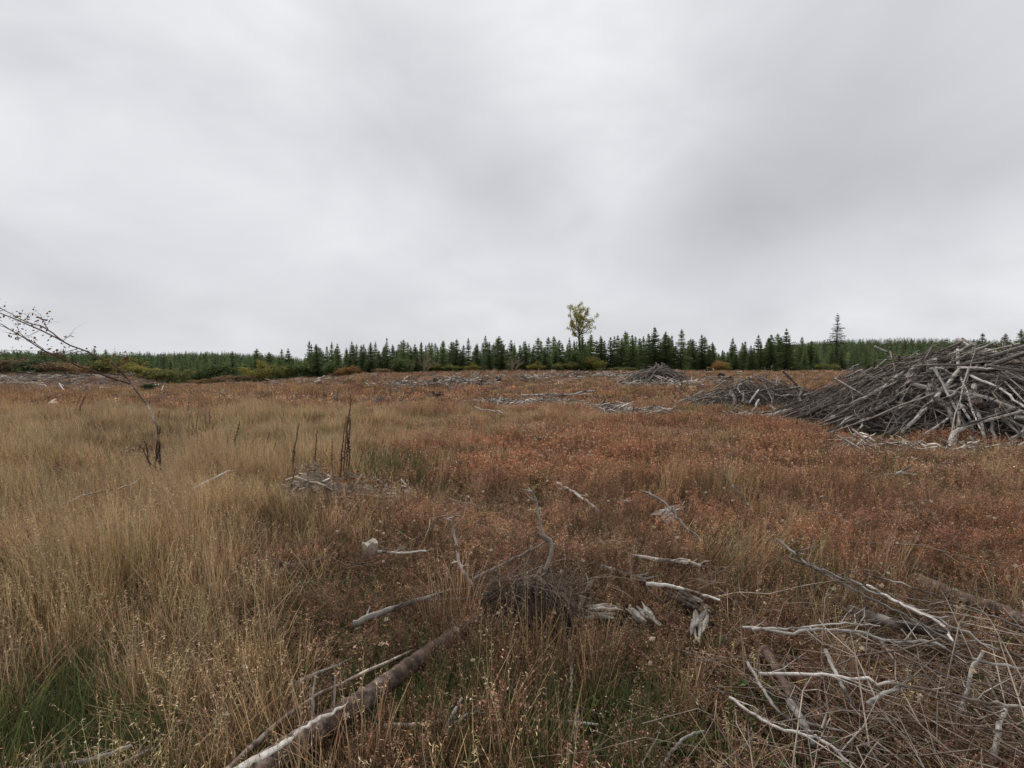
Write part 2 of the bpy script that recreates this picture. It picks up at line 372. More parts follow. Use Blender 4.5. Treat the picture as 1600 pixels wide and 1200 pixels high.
# ------------------------------------------------------------------ ground sheet
def build_ground():
    rr = np.concatenate([[0.0], np.geomspace(.25, 4000, 300)]); na = 540
    a0 = np.concatenate([np.linspace(-1.2, 1.2, 400, endpoint=False), np.linspace(1.2, 2 * pi - 1.2, na - 400, endpoint=False)])
    A, RR = np.meshgrid(a0, rr); x = RR * np.sin(A); y = RR * np.cos(A); z = terrain(x, y)
    W, *_ = zone(x, y)
    lit = np.array([[.08, .056, .034], [.095, .052, .034], [.045, .032, .023], [.035, .04, .02], [.12, .092, .074]])
    c = np.einsum('abk,kc->abc', W, lit)
    wood = np.clip((RR - 95) / 20, 0, 1)[..., None]
    c = c * (1 - wood) + np.array([.035, .04, .02]) * wood
    n, m = x.shape
    i = (np.arange(n - 1)[:, None] * m); j = np.arange(m); j2 = (j + 1) % m
    Fq = np.stack([i + j, i + m + j, i + m + j2, i + j2], -1).reshape(-1, 4)
    g = Geo(); g.add(np.stack([x, y, z], -1).reshape(-1, 3), Fq, c.reshape(-1, 3))
    m_, N, L = new_mat('soil_and_litter'); b = N['Principled BSDF']; b.inputs['Roughness'].default_value = 1; b.inputs['Specular IOR Level'].default_value = .1
    ca = N.new('ShaderNodeAttribute'); ca.attribute_name = 'col'; tc = N.new('ShaderNodeTexCoord')
    n1 = N.new('ShaderNodeTexNoise'); n1.inputs['Scale'].default_value = 9; n1.inputs['Detail'].default_value = 8; n1.inputs['Roughness'].default_value = .75
    L.new(tc.outputs['Object'], n1.inputs['Vector'])
    r = N.new('ShaderNodeMapRange'); r.inputs['From Min'].default_value = .3; r.inputs['From Max'].default_value = .72; r.inputs['To Min'].default_value = .45; r.inputs['To Max'].default_value = 1.6
    L.new(n1.outputs['Fac'], r.inputs['Value'])
    vm = N.new('ShaderNodeVectorMath'); vm.operation = 'SCALE'; L.new(ca.outputs['Color'], vm.inputs[0]); L.new(r.outputs[0], vm.inputs['Scale']); L.new(vm.outputs[0], b.inputs['Base Color'])
    bp = N.new('ShaderNodeBump'); bp.inputs['Strength'].default_value = .8; bp.inputs['Distance'].default_value = .04; L.new(n1.outputs['Fac'], bp.inputs['Height']); L.new(bp.outputs[0], b.inputs['Normal'])
    tag(obj('ground', g.mesh('ground', m_, True)), 'brown clearing ground under the dry grass and weeds', 'ground', kind='structure')
build_ground()

# ------------------------------------------------------------------ instanced ground cover
def scatter(name, protos, mat, P, rot, scl, idx, tint, label, cat):
    coll = bpy.data.collections.new(name + '_source')
    for k, g in enumerate(protos):
        o = bpy.data.objects.new('%s_tuft_%03d' % (name, k), g.mesh('%s_tuft_%03d' % (name, k), mat)); coll.objects.link(o)
    m = bpy.data.meshes.new(name); m.vertices.add(len(P)); m.vertices.foreach_set('co', np.asarray(P, np.float32).ravel())
    for nm, ty, arr, key in (('rot', 'FLOAT_VECTOR', rot, 'vector'), ('scl', 'FLOAT_VECTOR', scl, 'vector'), ('tint', 'FLOAT_VECTOR', tint, 'vector')):
        a = m.attributes.new(nm, ty, 'POINT'); a.data.foreach_set(key, np.asarray(arr, np.float32).ravel())
    a = m.attributes.new('idx', 'INT', 'POINT'); a.data.foreach_set('value', np.asarray(idx, np.int32))
    o = obj(name, m); gt = bpy.data.node_groups.new(name + '_nodes', 'GeometryNodeTree')
    gt.interface.new_socket('Geometry', in_out='INPUT', socket_type='NodeSocketGeometry'); gt.interface.new_socket('Geometry', in_out='OUTPUT', socket_type='NodeSocketGeometry')
    N = gt.nodes; L = gt.links
    gi = N.new('NodeGroupInput'); go = N.new('NodeGroupOutput'); ip = N.new('GeometryNodeInstanceOnPoints'); ci = N.new('GeometryNodeCollectionInfo')
    ci.inputs['Collection'].default_value = coll; ci.inputs['Separate Children'].default_value = True; ci.inputs['Reset Children'].default_value = True
    L.new(gi.outputs[0], ip.inputs['Points']); L.new(ci.outputs[0], ip.inputs['Instance']); ip.inputs['Pick Instance'].default_value = True
    for nm, ty, sock in (('rot', 'FLOAT_VECTOR', 'Rotation'), ('scl', 'FLOAT_VECTOR', 'Scale'), ('idx', 'INT', 'Instance Index')):
        na = N.new('GeometryNodeInputNamedAttribute'); na.data_type = ty; na.inputs['Name'].default_value = nm
        L.new(na.outputs['Attribute'], ip.inputs[sock])
    L.new(ip.outputs[0], go.inputs[0])
    md = o.modifiers.new('scatter', 'NODES'); md.node_group = gt
    tag(o, label, cat, kind='stuff'); return o

def tuft_straw(q, n, rad, h, w, far=False):
    g = Geo(); a = q.uniform(0, 2 * pi, n); r = rad * q.random(n) ** .7
    base = np.stack([r * np.cos(a), r * np.sin(a), np.full(n, -.03)], -1)
    head = a + q.normal(0, 1.0, n) + 0
    hh = h * q.uniform(.45, 1.05, n); v = q.uniform(.45, 1.3, n)[:, None]
    c0 = np.array([.13, .08, .04]) * v; c1 = np.array([.72, .495, .275]) * v  # lit tips and shaded bases exaggerated in the blade colour
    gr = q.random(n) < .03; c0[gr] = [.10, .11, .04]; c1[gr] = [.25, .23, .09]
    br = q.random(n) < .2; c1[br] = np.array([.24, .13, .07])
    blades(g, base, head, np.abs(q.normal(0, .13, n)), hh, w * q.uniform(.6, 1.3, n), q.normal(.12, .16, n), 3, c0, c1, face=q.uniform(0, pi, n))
    # flowering stems with a loose plume
    k = max(3, n // 5); a = q.uniform(0, 2 * pi, k); r = rad * q.random(k)
    base = np.stack([r * np.cos(a), r * np.sin(a), np.zeros(k)], -1)
    cl = blades(g, base, q.uniform(0, 6.3, k), np.abs(q.normal(0, .08, k)), h * q.uniform(.95, 1.3, k), w * .6, q.normal(.05, .1, k), 3, (.40, .29, .15), (.56, .43, .27), face=q.uniform(0, pi, k))
    m = 4 if far else 8
    tips = cl[:, -1][:, None]; prev = cl[:, -2][:, None]
    tt = q.random((k, m, 1)); pos = prev * (1 - tt) * .8 + tips * (tt + (1 - tt) * .2)
    leaves(g, pos.reshape(-1, 3), (w * (2.2 if far else 3.2)) * q.uniform(.6, 1.4, k * m), np.array([.58, .42, .25]) * q.uniform(.6, 1.1, (k * m, 1)), q, 4.5)
    # a few broken, lying blades
    k = max(2, n // 9); a = q.uniform(0, 2 * pi, k)
    base = np.stack([rad * np.cos(a), rad * np.sin(a), q.uniform(.02, .25, k) * h], -1)
    blades(g, base, q.uniform(0, 6.3, k), q.uniform(.9, 1.5, k), h * q.uniform(.4, .8, k), w, q.normal(0, .1, k), 3, (.42, .31, .18), (.55, .43, .28), face=q.uniform(0, pi, k))
    return g
def tuft_weed(q, n, rad, h, kind, leafsize=.009, stemw=.0025, nb=9, nl=5, arch=0):
    """branching dead weed: stems, side shoots and many small curled leaves or capsules"""
    g = Geo()
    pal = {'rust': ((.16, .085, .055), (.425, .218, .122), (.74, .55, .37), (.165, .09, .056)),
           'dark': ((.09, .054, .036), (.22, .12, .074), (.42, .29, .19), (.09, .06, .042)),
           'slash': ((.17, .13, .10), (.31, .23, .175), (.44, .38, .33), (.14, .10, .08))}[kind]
    a = q.uniform(0, 2 * pi, n); r = rad * q.random(n) ** .6
    base = np.stack([r * np.cos(a), r * np.sin(a), np.full(n, -.02)], -1)
    hh = h * q.uniform(.55, 1.1, n)
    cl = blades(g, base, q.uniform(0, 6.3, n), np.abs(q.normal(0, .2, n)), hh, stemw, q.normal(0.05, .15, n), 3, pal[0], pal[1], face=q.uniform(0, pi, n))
    # side shoots
    k = q.integers(0, n, n * nb); t = q.uniform(.35, 1, n * nb) * 2.99; i = t.astype(int); f = (t - i)[:, None]
    sb = cl[k, i] * (1 - f) + cl[k, i + 1] * f
    sl_ = hh[k] * q.uniform(.12, .35, len(k)) * (1.25 - t / 3)
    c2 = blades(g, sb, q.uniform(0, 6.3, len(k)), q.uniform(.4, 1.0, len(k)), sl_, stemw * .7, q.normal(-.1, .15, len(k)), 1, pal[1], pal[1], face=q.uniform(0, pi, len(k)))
    m = nl; tt = q.uniform(.3, 1.05, (len(k), m, 1))
    pos = (c2[:, :1] * (1 - tt) + c2[:, -1:] * tt).reshape(-1, 3) + q.normal(0, leafsize * .5, (len(k) * m, 3))
    cc = np.array(pal[1])[None] * q.uniform(.6, 1.35, (len(pos), 1)); lt = q.random(len(pos)) < .16; cc[lt] = np.array(pal[2]) * q.uniform(.8, 1.15, (lt.sum(), 1)); dk = q.random(len(pos)) < .2; cc[dk] = pal[3]
    leaves(g, pos, leafsize * q.uniform(.6, 1.5, len(pos)), cc, q, 2.2)
    return g
def tuft_green(q, n, rad, h, w, broad=0):
    g = Geo(); a = q.uniform(0, 2 * pi, n); r = rad * q.random(n)
    base = np.stack([r * np.cos(a), r * np.sin(a), np.full(n, -.02)], -1); v = q.uniform(.6, 1.3, n)[:, None]
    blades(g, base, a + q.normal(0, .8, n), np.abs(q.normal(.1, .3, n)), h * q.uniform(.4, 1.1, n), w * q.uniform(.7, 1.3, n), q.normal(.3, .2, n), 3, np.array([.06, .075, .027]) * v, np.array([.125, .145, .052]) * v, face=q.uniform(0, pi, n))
    if broad:
        k = broad; a = q.uniform(0, 2 * pi, k); r = rad * 1.3 * q.random(k)
        pos = np.stack([r * np.cos(a), r * np.sin(a), q.uniform(.01, h * .5, k)], -1)
        leaves(g, pos, q.uniform(.02, .05, k), np.array([.10, .15, .05]) * q.uniform(.6, 1.4, (k, 1)), q, 1.7, .5)
    return g
def tuft_twig(q, n, rad, col):
    """fine dead twigs lying across each other"""
    g = Geo()
    for k in range(n):
        a = q.uniform(0, 6.3); l = rad * q.uniform(.5, 1.6); c = np.array([q.normal(0, rad * .5), q.normal(0, rad * .5), q.uniform(.01, .14)])
        d = np.array([math.cos(a), math.sin(a), q.normal(0, .22)]); P = spline([c - d * l, c + q.normal(0, l * .14, 3), c + d * l + [0, 0, q.normal(0, .04)]], 5, .03, int(q.integers(1e6)))
        r0 = .0012 + .0042 * q.random() ** 2.5; cc = np.array(col) * q.uniform(.5, 1.3)
        tube(g, P, np.linspace(r0, r0 * .35, 5), 3, cc, cap=False)
        for _ in range(q.integers(0, 3)):
            b = P[q.integers(1, 4)]; dd = d * .5 + q.normal(0, .5, 3); dd[2] = abs(dd[2]) * .5
            tube(g, [b, b + dd * l * .2, b + dd * l * .42], [r0 * .5, r0 * .4, r0 * .2], 3, cc, cap=False)
    return g

SEGS = []       # logs and heaps that keep the plants off themselves: (p, q, radius)
def sample_points(q, n, d0, d1, power, umax=1.28):
    """n places in the view's wedge of ground; density falls with distance as d**-power"""
    u = q.uniform(-1, 1, n); e = 2 - power; s = q.random(n)
    d = (d0 ** e + s * (d1 ** e - d0 ** e)) ** (1 / e) if abs(e) > 1e-3 else d0 * (d1 / d0) ** s
    return u * (umax * d + min(2.4, 2 * umax)), d      # a margin beyond the view's edge on both sides
def clear_of(x, y, extra=0.0):
    ok = np.ones(len(x), bool)
    for (a, b, r) in SEGS:
        a2 = np.array(a[:2]); b2 = np.array(b[:2]); ab = b2 - a2; t = np.clip(((x - a2[0]) * ab[0] + (y - a2[1]) * ab[1]) / (ab @ ab + 1e-9), 0, 1)
        ok &= np.hypot(x - a2[0] - t * ab[0], y - a2[1] - t * ab[1]) > r + extra
    ok &= mound_h(x, y) < terrain(x, y) + .16
    return ok
# ------------------------------------------------------------------ conifers
def conifer(seed, h, R0, whorls=24, sparse=0.0, dark=1.0, irregular=0.0, clear=.04, haze_blue=0.0):
    q = np.random.default_rng(seed); gt = Geo(); gc = Geo()
    lx = q.normal(0, .012 * h, 2)
    tube(gt, [[0, 0, -.3], [lx[0] * .3, lx[1] * .3, h * .4], [lx[0], lx[1], h * .97]], [h * .014 + .03, h * .010, .012], 6, (1, 1, 1))
    for k in range(whorls):
        t = clear + (1 - clear) * (k + q.uniform(-.3, .3)) / whorls; t = min(max(t, clear), .985); z = h * t
        prof = R0 * ((1 - t) ** .78 * 1.0 + .03) * min(1, (t - clear) * 7 + .55)
        if irregular: prof *= q.uniform(1 - irregular, 1 + irregular * .5)
        nb = int(q.integers(7, 10)); a0 = q.uniform(0, 6.3)
        for j in range(nb):
            if q.random() < sparse: continue
            a = a0 + 2 * pi * j / nb + q.normal(0, .18); l = prof * q.uniform(.72, 1.12)
            el = math.radians(45) * max(0, t - .55) / .45 + math.radians(-6 if t < .5 else 4) + q.normal(0, .08)
            d = np.array([math.cos(a) * math.cos(el), math.sin(a) * math.cos(el), math.sin(el)]); s = np.array([-math.sin(a), math.cos(a), 0])
            o = np.array([lx[0] * t, lx[1] * t, z]); ns = 6 if l > .5 else 4
            cv = np.array([.125, .165, .065 + haze_blue * .6]) * dark * q.uniform(.7, 1.35)
            V = []; Fc = []; cc = []
            for i in range(ns):
                f = (i + .6) / ns; c = o + d * l * f + np.array([0, 0, -.10 * l * f * f + .04 * l * f ** 3])
                wl = (.30 * l * (1 - f * .75) + .05) * q.uniform(.8, 1.2); th = .16 * l / ns * 3
                for sd in (-1, 1):
                    tip = c + d * wl * .75 + s * sd * wl + np.array([0, 0, q.normal(-.03, .05) - .04])
                    n0 = len(V); V += [c - d * th * .6, tip, c + d * th * .5 + [0, 0, .03]]; Fc.append([n0, n0 + 1, n0 + 2])
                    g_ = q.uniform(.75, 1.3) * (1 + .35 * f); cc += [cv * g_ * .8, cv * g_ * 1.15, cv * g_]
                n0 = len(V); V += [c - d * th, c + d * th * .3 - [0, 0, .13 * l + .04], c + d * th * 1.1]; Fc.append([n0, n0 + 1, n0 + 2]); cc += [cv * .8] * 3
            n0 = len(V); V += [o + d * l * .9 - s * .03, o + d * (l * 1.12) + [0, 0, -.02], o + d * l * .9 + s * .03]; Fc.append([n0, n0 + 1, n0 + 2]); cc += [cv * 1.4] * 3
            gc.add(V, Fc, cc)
    # leader
    for a in (0, 2.1, 4.2):
        dx, dy = math.cos(a) * .035, math.sin(a) * .035
        gc.add([[lx[0] + dx, lx[1] + dy, h * .93], [lx[0] - dx, lx[1] - dy, h * .93], [lx[0], lx[1], h * 1.03]], [[0, 1, 2]], np.array([.05, .08, .035]) * dark)
    return gt, gc
def broadleaf(seed, h, wd, cols, nleaf, lsize, bare=0.0, stems=4, trunk_frac=.15, up=.5, depth=3, wood=(1, 1, 1), r0=.03):
    """recursive branches; leaves gathered round the outer shoots"""
    q = np.random.default_rng(seed); gt = Geo(); gc = Geo(); tips = []
    def grow(p, d, l, r, lev):
        n = 5; P = [p]; dd = d.copy()
        for k in range(n - 1):
            dd = dd + q.normal(0, .13, 3) + np.array([0, 0, .06]); dd /= np.linalg.norm(dd); P.append(P[-1] + dd * l / (n - 1))
        tube(gt, P, np.linspace(r, r * .55, n), 5 if lev == 0 else 3, wood, cap=False)
        if lev >= 1: tips.extend([(P[2], l), (P[3], l), (P[4], l)])
        if lev < depth:
            for k in range(int(q.integers(2, 4)) + (1 if lev == 0 else 0)):
                i = int(q.integers(2, n)); nd = dd + q.normal(0, .65, 3) * np.array([wd / h * 1.3, wd / h * 1.3, .5]); nd[2] += up * .3; nd /= np.linalg.norm(nd)
                grow(P[i], nd, l * q.uniform(.5, .75), r * .5, lev + 1)
    for s in range(stems):
        a = q.uniform(0, 6.3); sp = 0 if stems == 1 else .45 * wd / h
        d = np.array([math.cos(a) * sp, math.sin(a) * sp, 1]); d /= np.linalg.norm(d)
        grow(np.array([math.cos(a) * .1 * (stems > 1), math.sin(a) * .1 * (stems > 1), -.15]), d, h * .5, r0 * h / 3, 0)
    if bare < 1:
        k = q.integers(0, len(tips), nleaf); tp = np.array([t[0] for t in tips]); tl = np.array([t[1] for t in tips])
        keep = np.array([vnoise(p[0] * 2.3 / h * 3, p[2] * 2.3 / h * 3 + p[1]) for p in tp]) > bare * .6
        kk = k[keep[k]]
        pos = tp[kk] + q.normal(0, 1, (len(kk), 3)) * (tl[kk] * .30 + .06)[:, None]
        cv = np.array(cols)[q.integers(0, len(cols), len(kk))] * q.uniform(.65, 1.35, (len(kk), 1))
        leaves(gc, pos, lsize * q.uniform(.6, 1.4, len(kk)), cv, q, 1.6)
    return gt, gc

CON = []; NW = 30
for k in range(9):
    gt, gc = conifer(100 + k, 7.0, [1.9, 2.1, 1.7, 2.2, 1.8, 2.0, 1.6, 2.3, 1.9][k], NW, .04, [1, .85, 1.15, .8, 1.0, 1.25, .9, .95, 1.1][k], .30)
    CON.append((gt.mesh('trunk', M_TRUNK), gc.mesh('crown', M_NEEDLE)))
def put_tree(name, meshes, x, y, s, sw, rz, label, cat, group=None):
    r = empty(name, (x, y, float(terrain(x, y)))); r.rotation_euler = (0, 0, rz); r.scale = (sw, sw, s)
    tag(r, label, cat, group)
    obj('trunk', meshes[0], r)
    if meshes[1] is not None: obj('crown', meshes[1], r)
    return r
def tree_at(px, D): return (px - 800) / F * D
q = np.random.default_rng(21)
# skyline heights of the young conifers, by picture x (pixels above the flat horizon line)
def top_y(px): return float(np.interp(px, [-200, 0, 120, 250, 330, 400, 440, 480, 540, 620, 700, 800, 880, 960, 1020, 1060, 1110, 1150, 1230, 1300, 1420, 1500, 1600, 1800],
                                      [556, 556, 549, 553, 555, 552, 548, 540, 540, 538, 536, 536, 534, 528, 524, 528, 540, 538, 530, 546, 560, 562, 560, 560]))
LMK = [(200, 'in the low wood on the far left, above the slash slope'), (300, 'above the olive bushes right of the sapling'), (400, 'above the dip left of the yellow bush'), (480, 'between the yellow bush and the first spire'),
 (560, 'at the left end of the tall tree line'), (650, 'just left of the pale leafless shrub'), (720, 'just right of the pale leafless shrub'), (800, 'just left of the centre leafless shrub'), (880, 'between the centre leafless shrub and the yellow tree'),
 (940, 'at the yellow-leaved tree'), (1000, 'left of the far brush pile'), (1050, 'over the far brush pile'), (1110, 'at the tallest bushy conifer'), (1170, 'over the orange-brown bush on the right'), (1250, 'at the tall broad conifer on the right'), (9999, 'right of the tall broad conifer, toward the largest pile')]
def conifer_label(px, D):
    lm = next(t for e, t in LMK if px < e); f = D < 88.5 or (px < 470 and D < 85)
    return ('front-row' if f else 'back-row') + ' young conifer ' + lm, 'conifers of the tree line: ' + ('front ' if f else 'back ') + lm
def conifer_label_old(px, D):
    if px < 200: return 'conifer in the low wood on the far left, behind the brown slash slope', 'conifers at the far left'
    if px < 480: return 'conifer at the edge of the left wood, behind the dip in the clearing', 'conifers left of centre'
    if px < 850: return 'dark green young conifer in the row left of the tall yellow-leaved tree', 'conifers in the tree line left of the yellow tree'
    if px < 1130: return 'dark green young conifer in the row between the yellow-leaved tree and the middle brush pile', 'conifers in the tree line right of the yellow tree'
    return 'dark green young conifer behind the brush piles on the right', 'conifers behind the brush piles'
HERO_CON = [(1063, 86, 513, 1.25, 'tallest bushy dark conifer of the tree line, right of centre above the far brush pile'),
            (1024, 87, 510, 1.0, 'tall slim conifer just left of the tallest bushy one in the tree line'),
            (1097, 88, 522, .95, 'pointed conifer standing alone right of the tallest bushy conifer'),
            (1229, 84, 512, 1.25, 'tall broad conifer rising above the trees left of the lone hilltop conifer'),
            (484, 86, 531, .9, 'slim spire-topped conifer at the left end of the tall tree line'),
            (953, 88, 526, 1.05, 'full conifer with a dark crown just right of the yellow-leaved tree'),
            (518, 90, 533, .8, 'slim conifer, second spire from the left end of the tall tree line'),
            (605, 88, 526, .8, 'thin conifer with a bare tip sticking up left of centre'),
            (732, 87, 527, .85, 'conifer with two-tiered spire in the middle of the tree line')]
for (px, D, ty, ww, lab) in HERO_CON:
    x = tree_at(px, D); zt = CAMH + (HOR - ty) * D / F; h = zt - float(terrain(x, D)); k = int(q.integers(9))
    put_tree('conifer_tree', CON[k], x, D, h / 7.1, h / 7.1 * ww, q.uniform(0, 6.3), lab, 'conifer')
cnt = 0
for row, (D0, step) in enumerate([(87, 15), (90, 15), (94, 16), (99, 18)]):
    px = -190 + row * 7
    while px < 1790:
        D = D0 + q.normal(0, 1.1)
        if px < 470: D += -4 + 3 * math.sin(px * .02)
        x = tree_at(px, D); gz = float(terrain(x, D)); ty = top_y(px) + q.normal(0, 6.0) + (2 if row == 0 else 0) + (q.uniform(-10, 3) if q.random() < .15 else 0)
        if px < 470 and row < 2: ty = 566 + q.normal(0, 6)
        elif px < 470: ty += 3
        if 1250 < px and row == 0: ty += 8
        h = CAMH + (HOR - ty) * D / F - gz
        if h > 1.5 and min(abs(px - a[0]) for a in HERO_CON) > (8 if row < 2 else 2) and not (190 < px < 250 and row == 0) and cnt < 296:
            k = int(q.integers(9)); s = h / 7.1; lab, grp = conifer_label(px, D)
            put_tree('conifer_tree', CON[k], x, D, s, max(s * q.uniform(.8, 1.6), .62), q.uniform(0, 6.3), lab, 'conifer', grp); cnt += 1
        px += step * q.uniform(.6, 1.35) * (1.0 if 470 < px < 1260 else 2.4)
# big lone conifer on the hill
D = 205; x = tree_at(1306, D); gz = float(terrain(x, D)); zt = CAMH + (HOR - 489) * D / F
gt, gc = conifer(555, zt - gz, 4.4, 26, .25, .62, .45, .18)
put_tree('lone_conifer', (gt.mesh('trunk', M_TRUNK), gc.mesh('crown', M_NEEDLE)), x, D, 1, 1, 0, 'tall ragged old conifer standing alone above the hill forest at the right', 'conifer')
for (px, ty, D, wd, lab) in [(1333 + 200, 519, 80, 1.5, 'dark conifer whose twin top shows over the big brush pile, left of three'),
                         (1568, 520, 80, 1.35, 'dark conifer top showing over the big brush pile, middle of three'),
                         (1598, 513, 80, 1.4, 'dark conifer top at the right picture edge over the big brush pile'),
                         (1497, 526, 84, 1.0, 'small dark conifer tip just above the crest of the big brush pile')]:
    x = tree_at(px, D); h = CAMH + (HOR - ty) * D / F - float(terrain(x, D)); put_tree('conifer_tree', CON[(px + 3) % 9], x, D, h / 7.1, h / 7.1 * wd, px, lab, 'conifer')
# tall yellow-leaved tree
def yellow_tree():
    q = np.random.default_rng(9); D = 88; x = tree_at(905, D); gz = float(terrain(x, D)); H = CAMH + (HOR - 480) * D / F - gz
    gt = Geo(); gc = Geo()
    limbs = [([0, 0, -.2], [.05, 0, H * .3], [-.05, 0, H * .52], [.0, 0, H * .62]), ]
    tube(gt, spline(limbs[0], 10, .003, 1), np.linspace(.19, .12, 10), 7, (.8, .8, .8))
    tips = []
    S = H / 10.5
    for (a, b, c) in [([0, 0, .60], [-1.3, .3, .74], [-1.5, .3, .97]), ([0, 0, .6], [-.5, -.3, .8], [-.1, 0, 1.0]), ([0, 0, .55], [.9, .2, .7], [2.3, .2, .80]), ([0, 0, .61], [.6, -.3, .78], [1.0, -.2, .93]),
                      ([0, 0, .6], [.3, .9, .8], [.2, 1.3, .92]), ([0, 0, .58], [-.4, -1.1, .75], [-.6, -1.5, .87]), ([0, 0, .5], [-.9, .2, .6], [-1.7, .2, .72]), ([0, 0, .57], [1.1, -.5, .62], [1.6, -.6, .71])]:
        P = spline([[p[0] * S, p[1] * S, p[2] * H] for p in (a, b, c)], 8, .02, int(q.integers(1e6))); tube(gt, P, np.linspace(.11, .03, 8), 5, (.8, .8, .8), cap=False)
        for _ in range(9):
            i = int(q.integers(2, 8)); d = q.normal(0, 1, 3); d[2] = abs(d[2]) + .2; d /= np.linalg.norm(d); l = q.uniform(.5, 1.3) * S
            Q = [P[i], P[i] + d * l * .5 + q.normal(0, .06, 3), P[i] + d * l]; tube(gt, Q, [.03, .02, .01], 3, (.8, .8, .8), cap=False); tips += [Q[1], Q[2], Q[2]]
    tp = np.array(tips); k = q.integers(0, len(tp), 7000); pos = tp[k] + q.normal(0, .17, (7000, 3)); keep = pos[:, 2] > H * .5
    cols = np.array([[.46, .40, .08], [.34, .32, .07], [.20, .22, .05], [.52, .43, .10]])
    leaves(gc, pos[keep], q.uniform(.10, .2, keep.sum()), cols[q.integers(0, 4, keep.sum())] * q.uniform(.7, 1.2, (keep.sum(), 1)), q, 1.4)
    # leaves of the ivy round the lower trunk
    n = 900; z = q.uniform(.15, .56, n) * H; a = q.uniform(0, 6.3, n); r = q.uniform(.1, .75, n) * (1 - z / H)
    leaves(gc, np.stack([r * np.cos(a), r * np.sin(a), z], -1), .14, np.array([.13, .14, .045]) * q.uniform(.6, 1.4, (n, 1)), q, 1.5)
    put_tree('yellow_tree', (gt.mesh('trunk', M_TRUNK), gc.mesh('crown', M_LEAF)), x, D, 1, 1, 0, 'tall thin broadleaf tree with sparse yellow-green leaves above the conifer line', 'tree')
yellow_tree()
# bushes along the wood's edge
PAL = {'olive': [(.13, .13, .04), (.18, .16, .045), (.09, .11, .035)], 'yellow': [(.26, .21, .05), (.2, .18, .05), (.15, .15, .045)], 'orange': [(.26, .12, .04), (.20, .12, .05), (.17, .14, .05)],
       'brown': [(.16, .10, .055), (.12, .085, .05), (.19, .13, .07)], 'green': [(.07, .10, .035), (.10, .12, .04), (.05, .08, .03)], 'dark': [(.03, .05, .022), (.04, .065, .03), (.03, .045, .02)]}
PAL = {c: [tuple(1.45 * k for k in t) for t in v] for c, v in PAL.items()}
BUSH = {c: [broadleaf(300 + 7 * i + j, 3, 3.0, PAL[c], 3600, .16, .15) for j in range(2)] for i, c in enumerate(PAL)}
BUSH = {c: [(a.mesh('trunk', M_TRUNK), b.mesh('crown', M_LEAF)) for a, b in v] for c, v in BUSH.items()}
BARE = [broadleaf(400 + j, 3, 2.6, [(.1, .1, .1)], 1, .1, 1.0, 7, depth=3, wood=(2.6, 2.4, 2.2), r0=.028)[0].mesh('trunk', M_TRUNK) for j in range(2)]
for (px, D, top, wpx, c, lab) in [
    (8, 82, 556, 60, 'brown', 'brown bush at the left picture edge, above the slash slope'), (60, 83, 560, 60, 'dark', 'dark bush left of the leaning sapling, above the slash slope'),
    (110, 82, 562, 60, 'brown', 'brown leafy bush seen behind the thin branches of the leaning sapling'), (150, 80, 566, 50, 'orange', 'orange-brown bush behind the sapling branch, left of the trees in the dip'),
    (185, 79, 556, 55, 'olive', 'olive bush right behind the bend of the leaning sapling'), (215, 78, 568, 45, 'yellow', 'yellowish bush right of the sapling bend, at the wood edge'),
    (262, 77, 568, 52, 'olive', 'round olive-yellow bush standing before the left wood'), (240, 78, 580, 34, 'orange', 'low orange bush beside the round olive one at the left wood'),
    (305, 79, 578, 40, 'green', 'green bush between the round olive bush and the tree group'), (345, 80, 562, 55, 'green', 'tall green leafy bush in the dip left of the yellow bush'),
    (404, 80, 563, 40, 'yellow', 'yellow bush standing highest at the left wood edge'), (372, 78, 583, 60, 'brown', 'low red-brown bush before the yellow bush'),
    (330, 77, 590, 44, 'orange', 'low orange-brown bush at the bottom of the dip'), (440, 82, 566, 46, 'olive', 'olive bush between the yellow bush and the first spire conifer'),
    (465, 83, 562, 50, 'green', 'green bush under the first spire conifer'), (512, 84, 565, 40, 'green', 'green bush right of the first spire conifer'),
    (528, 83, 571, 28, 'orange', 'small orange bush in front of the conifers left of centre'), (556, 84, 568, 26, 'orange', 'rust-orange bush between two conifers left of centre'),
    (632, 84, 556, 34, 'green', 'grey-green bush in front of the conifers left of the bare shrub'), (690, 85, 566, 36, 'olive', 'olive bush just right of the pale bare shrub'),
    (712, 85, 568, 26, 'olive', 'second olive bush right of the pale bare shrub'), (738, 85, 566, 24, 'yellow', 'yellowish bush left of the second bare shrub'), (600, 84, 574, 30, 'brown', 'low brown bush in front of the thin bare-tipped conifer'),
    (838, 84, 564, 24, 'yellow', 'yellow-green bush right of the second bare shrub'), (882, 83, 564, 30, 'olive', 'bush at the foot of the tall yellow-leaved tree'), (930, 84, 556, 34, 'yellow', 'yellow-green bushy young tree right of the tall yellow-leaved tree'),
    (902, 85, 541, 36, 'green', 'bushy green tree hiding the lower trunk of the yellow-leaved tree'), (972, 84, 572, 34, 'olive', 'low olive bush left of the far brush pile'), (1118, 84, 560, 26, 'orange', 'orange-brown bush right of the tallest conifer'), (1136, 84, 566, 22, 'yellow', 'yellow bush next to the orange-brown one on the right'),
    (1293, 84, 566, 26, 'olive', 'olive bush under the lone hilltop conifer'), (1240, 83, 570, 30, 'green', 'green bush at the foot of the tall broad conifer'),
    (229, 44, 598, 28, 'dark', 'small dark green broom bush in the open grass right of the sapling stem')]:
    x = tree_at(px, D); gz = float(terrain(x, D)); h = max(.7, CAMH + (HOR - top) * D / F - gz); s = h / 3.3; sw = wpx * D / F / 2.9
    put_tree('bush', BUSH[c][(px // 7) % 2], x, D, s, sw, px, lab, 'bush')
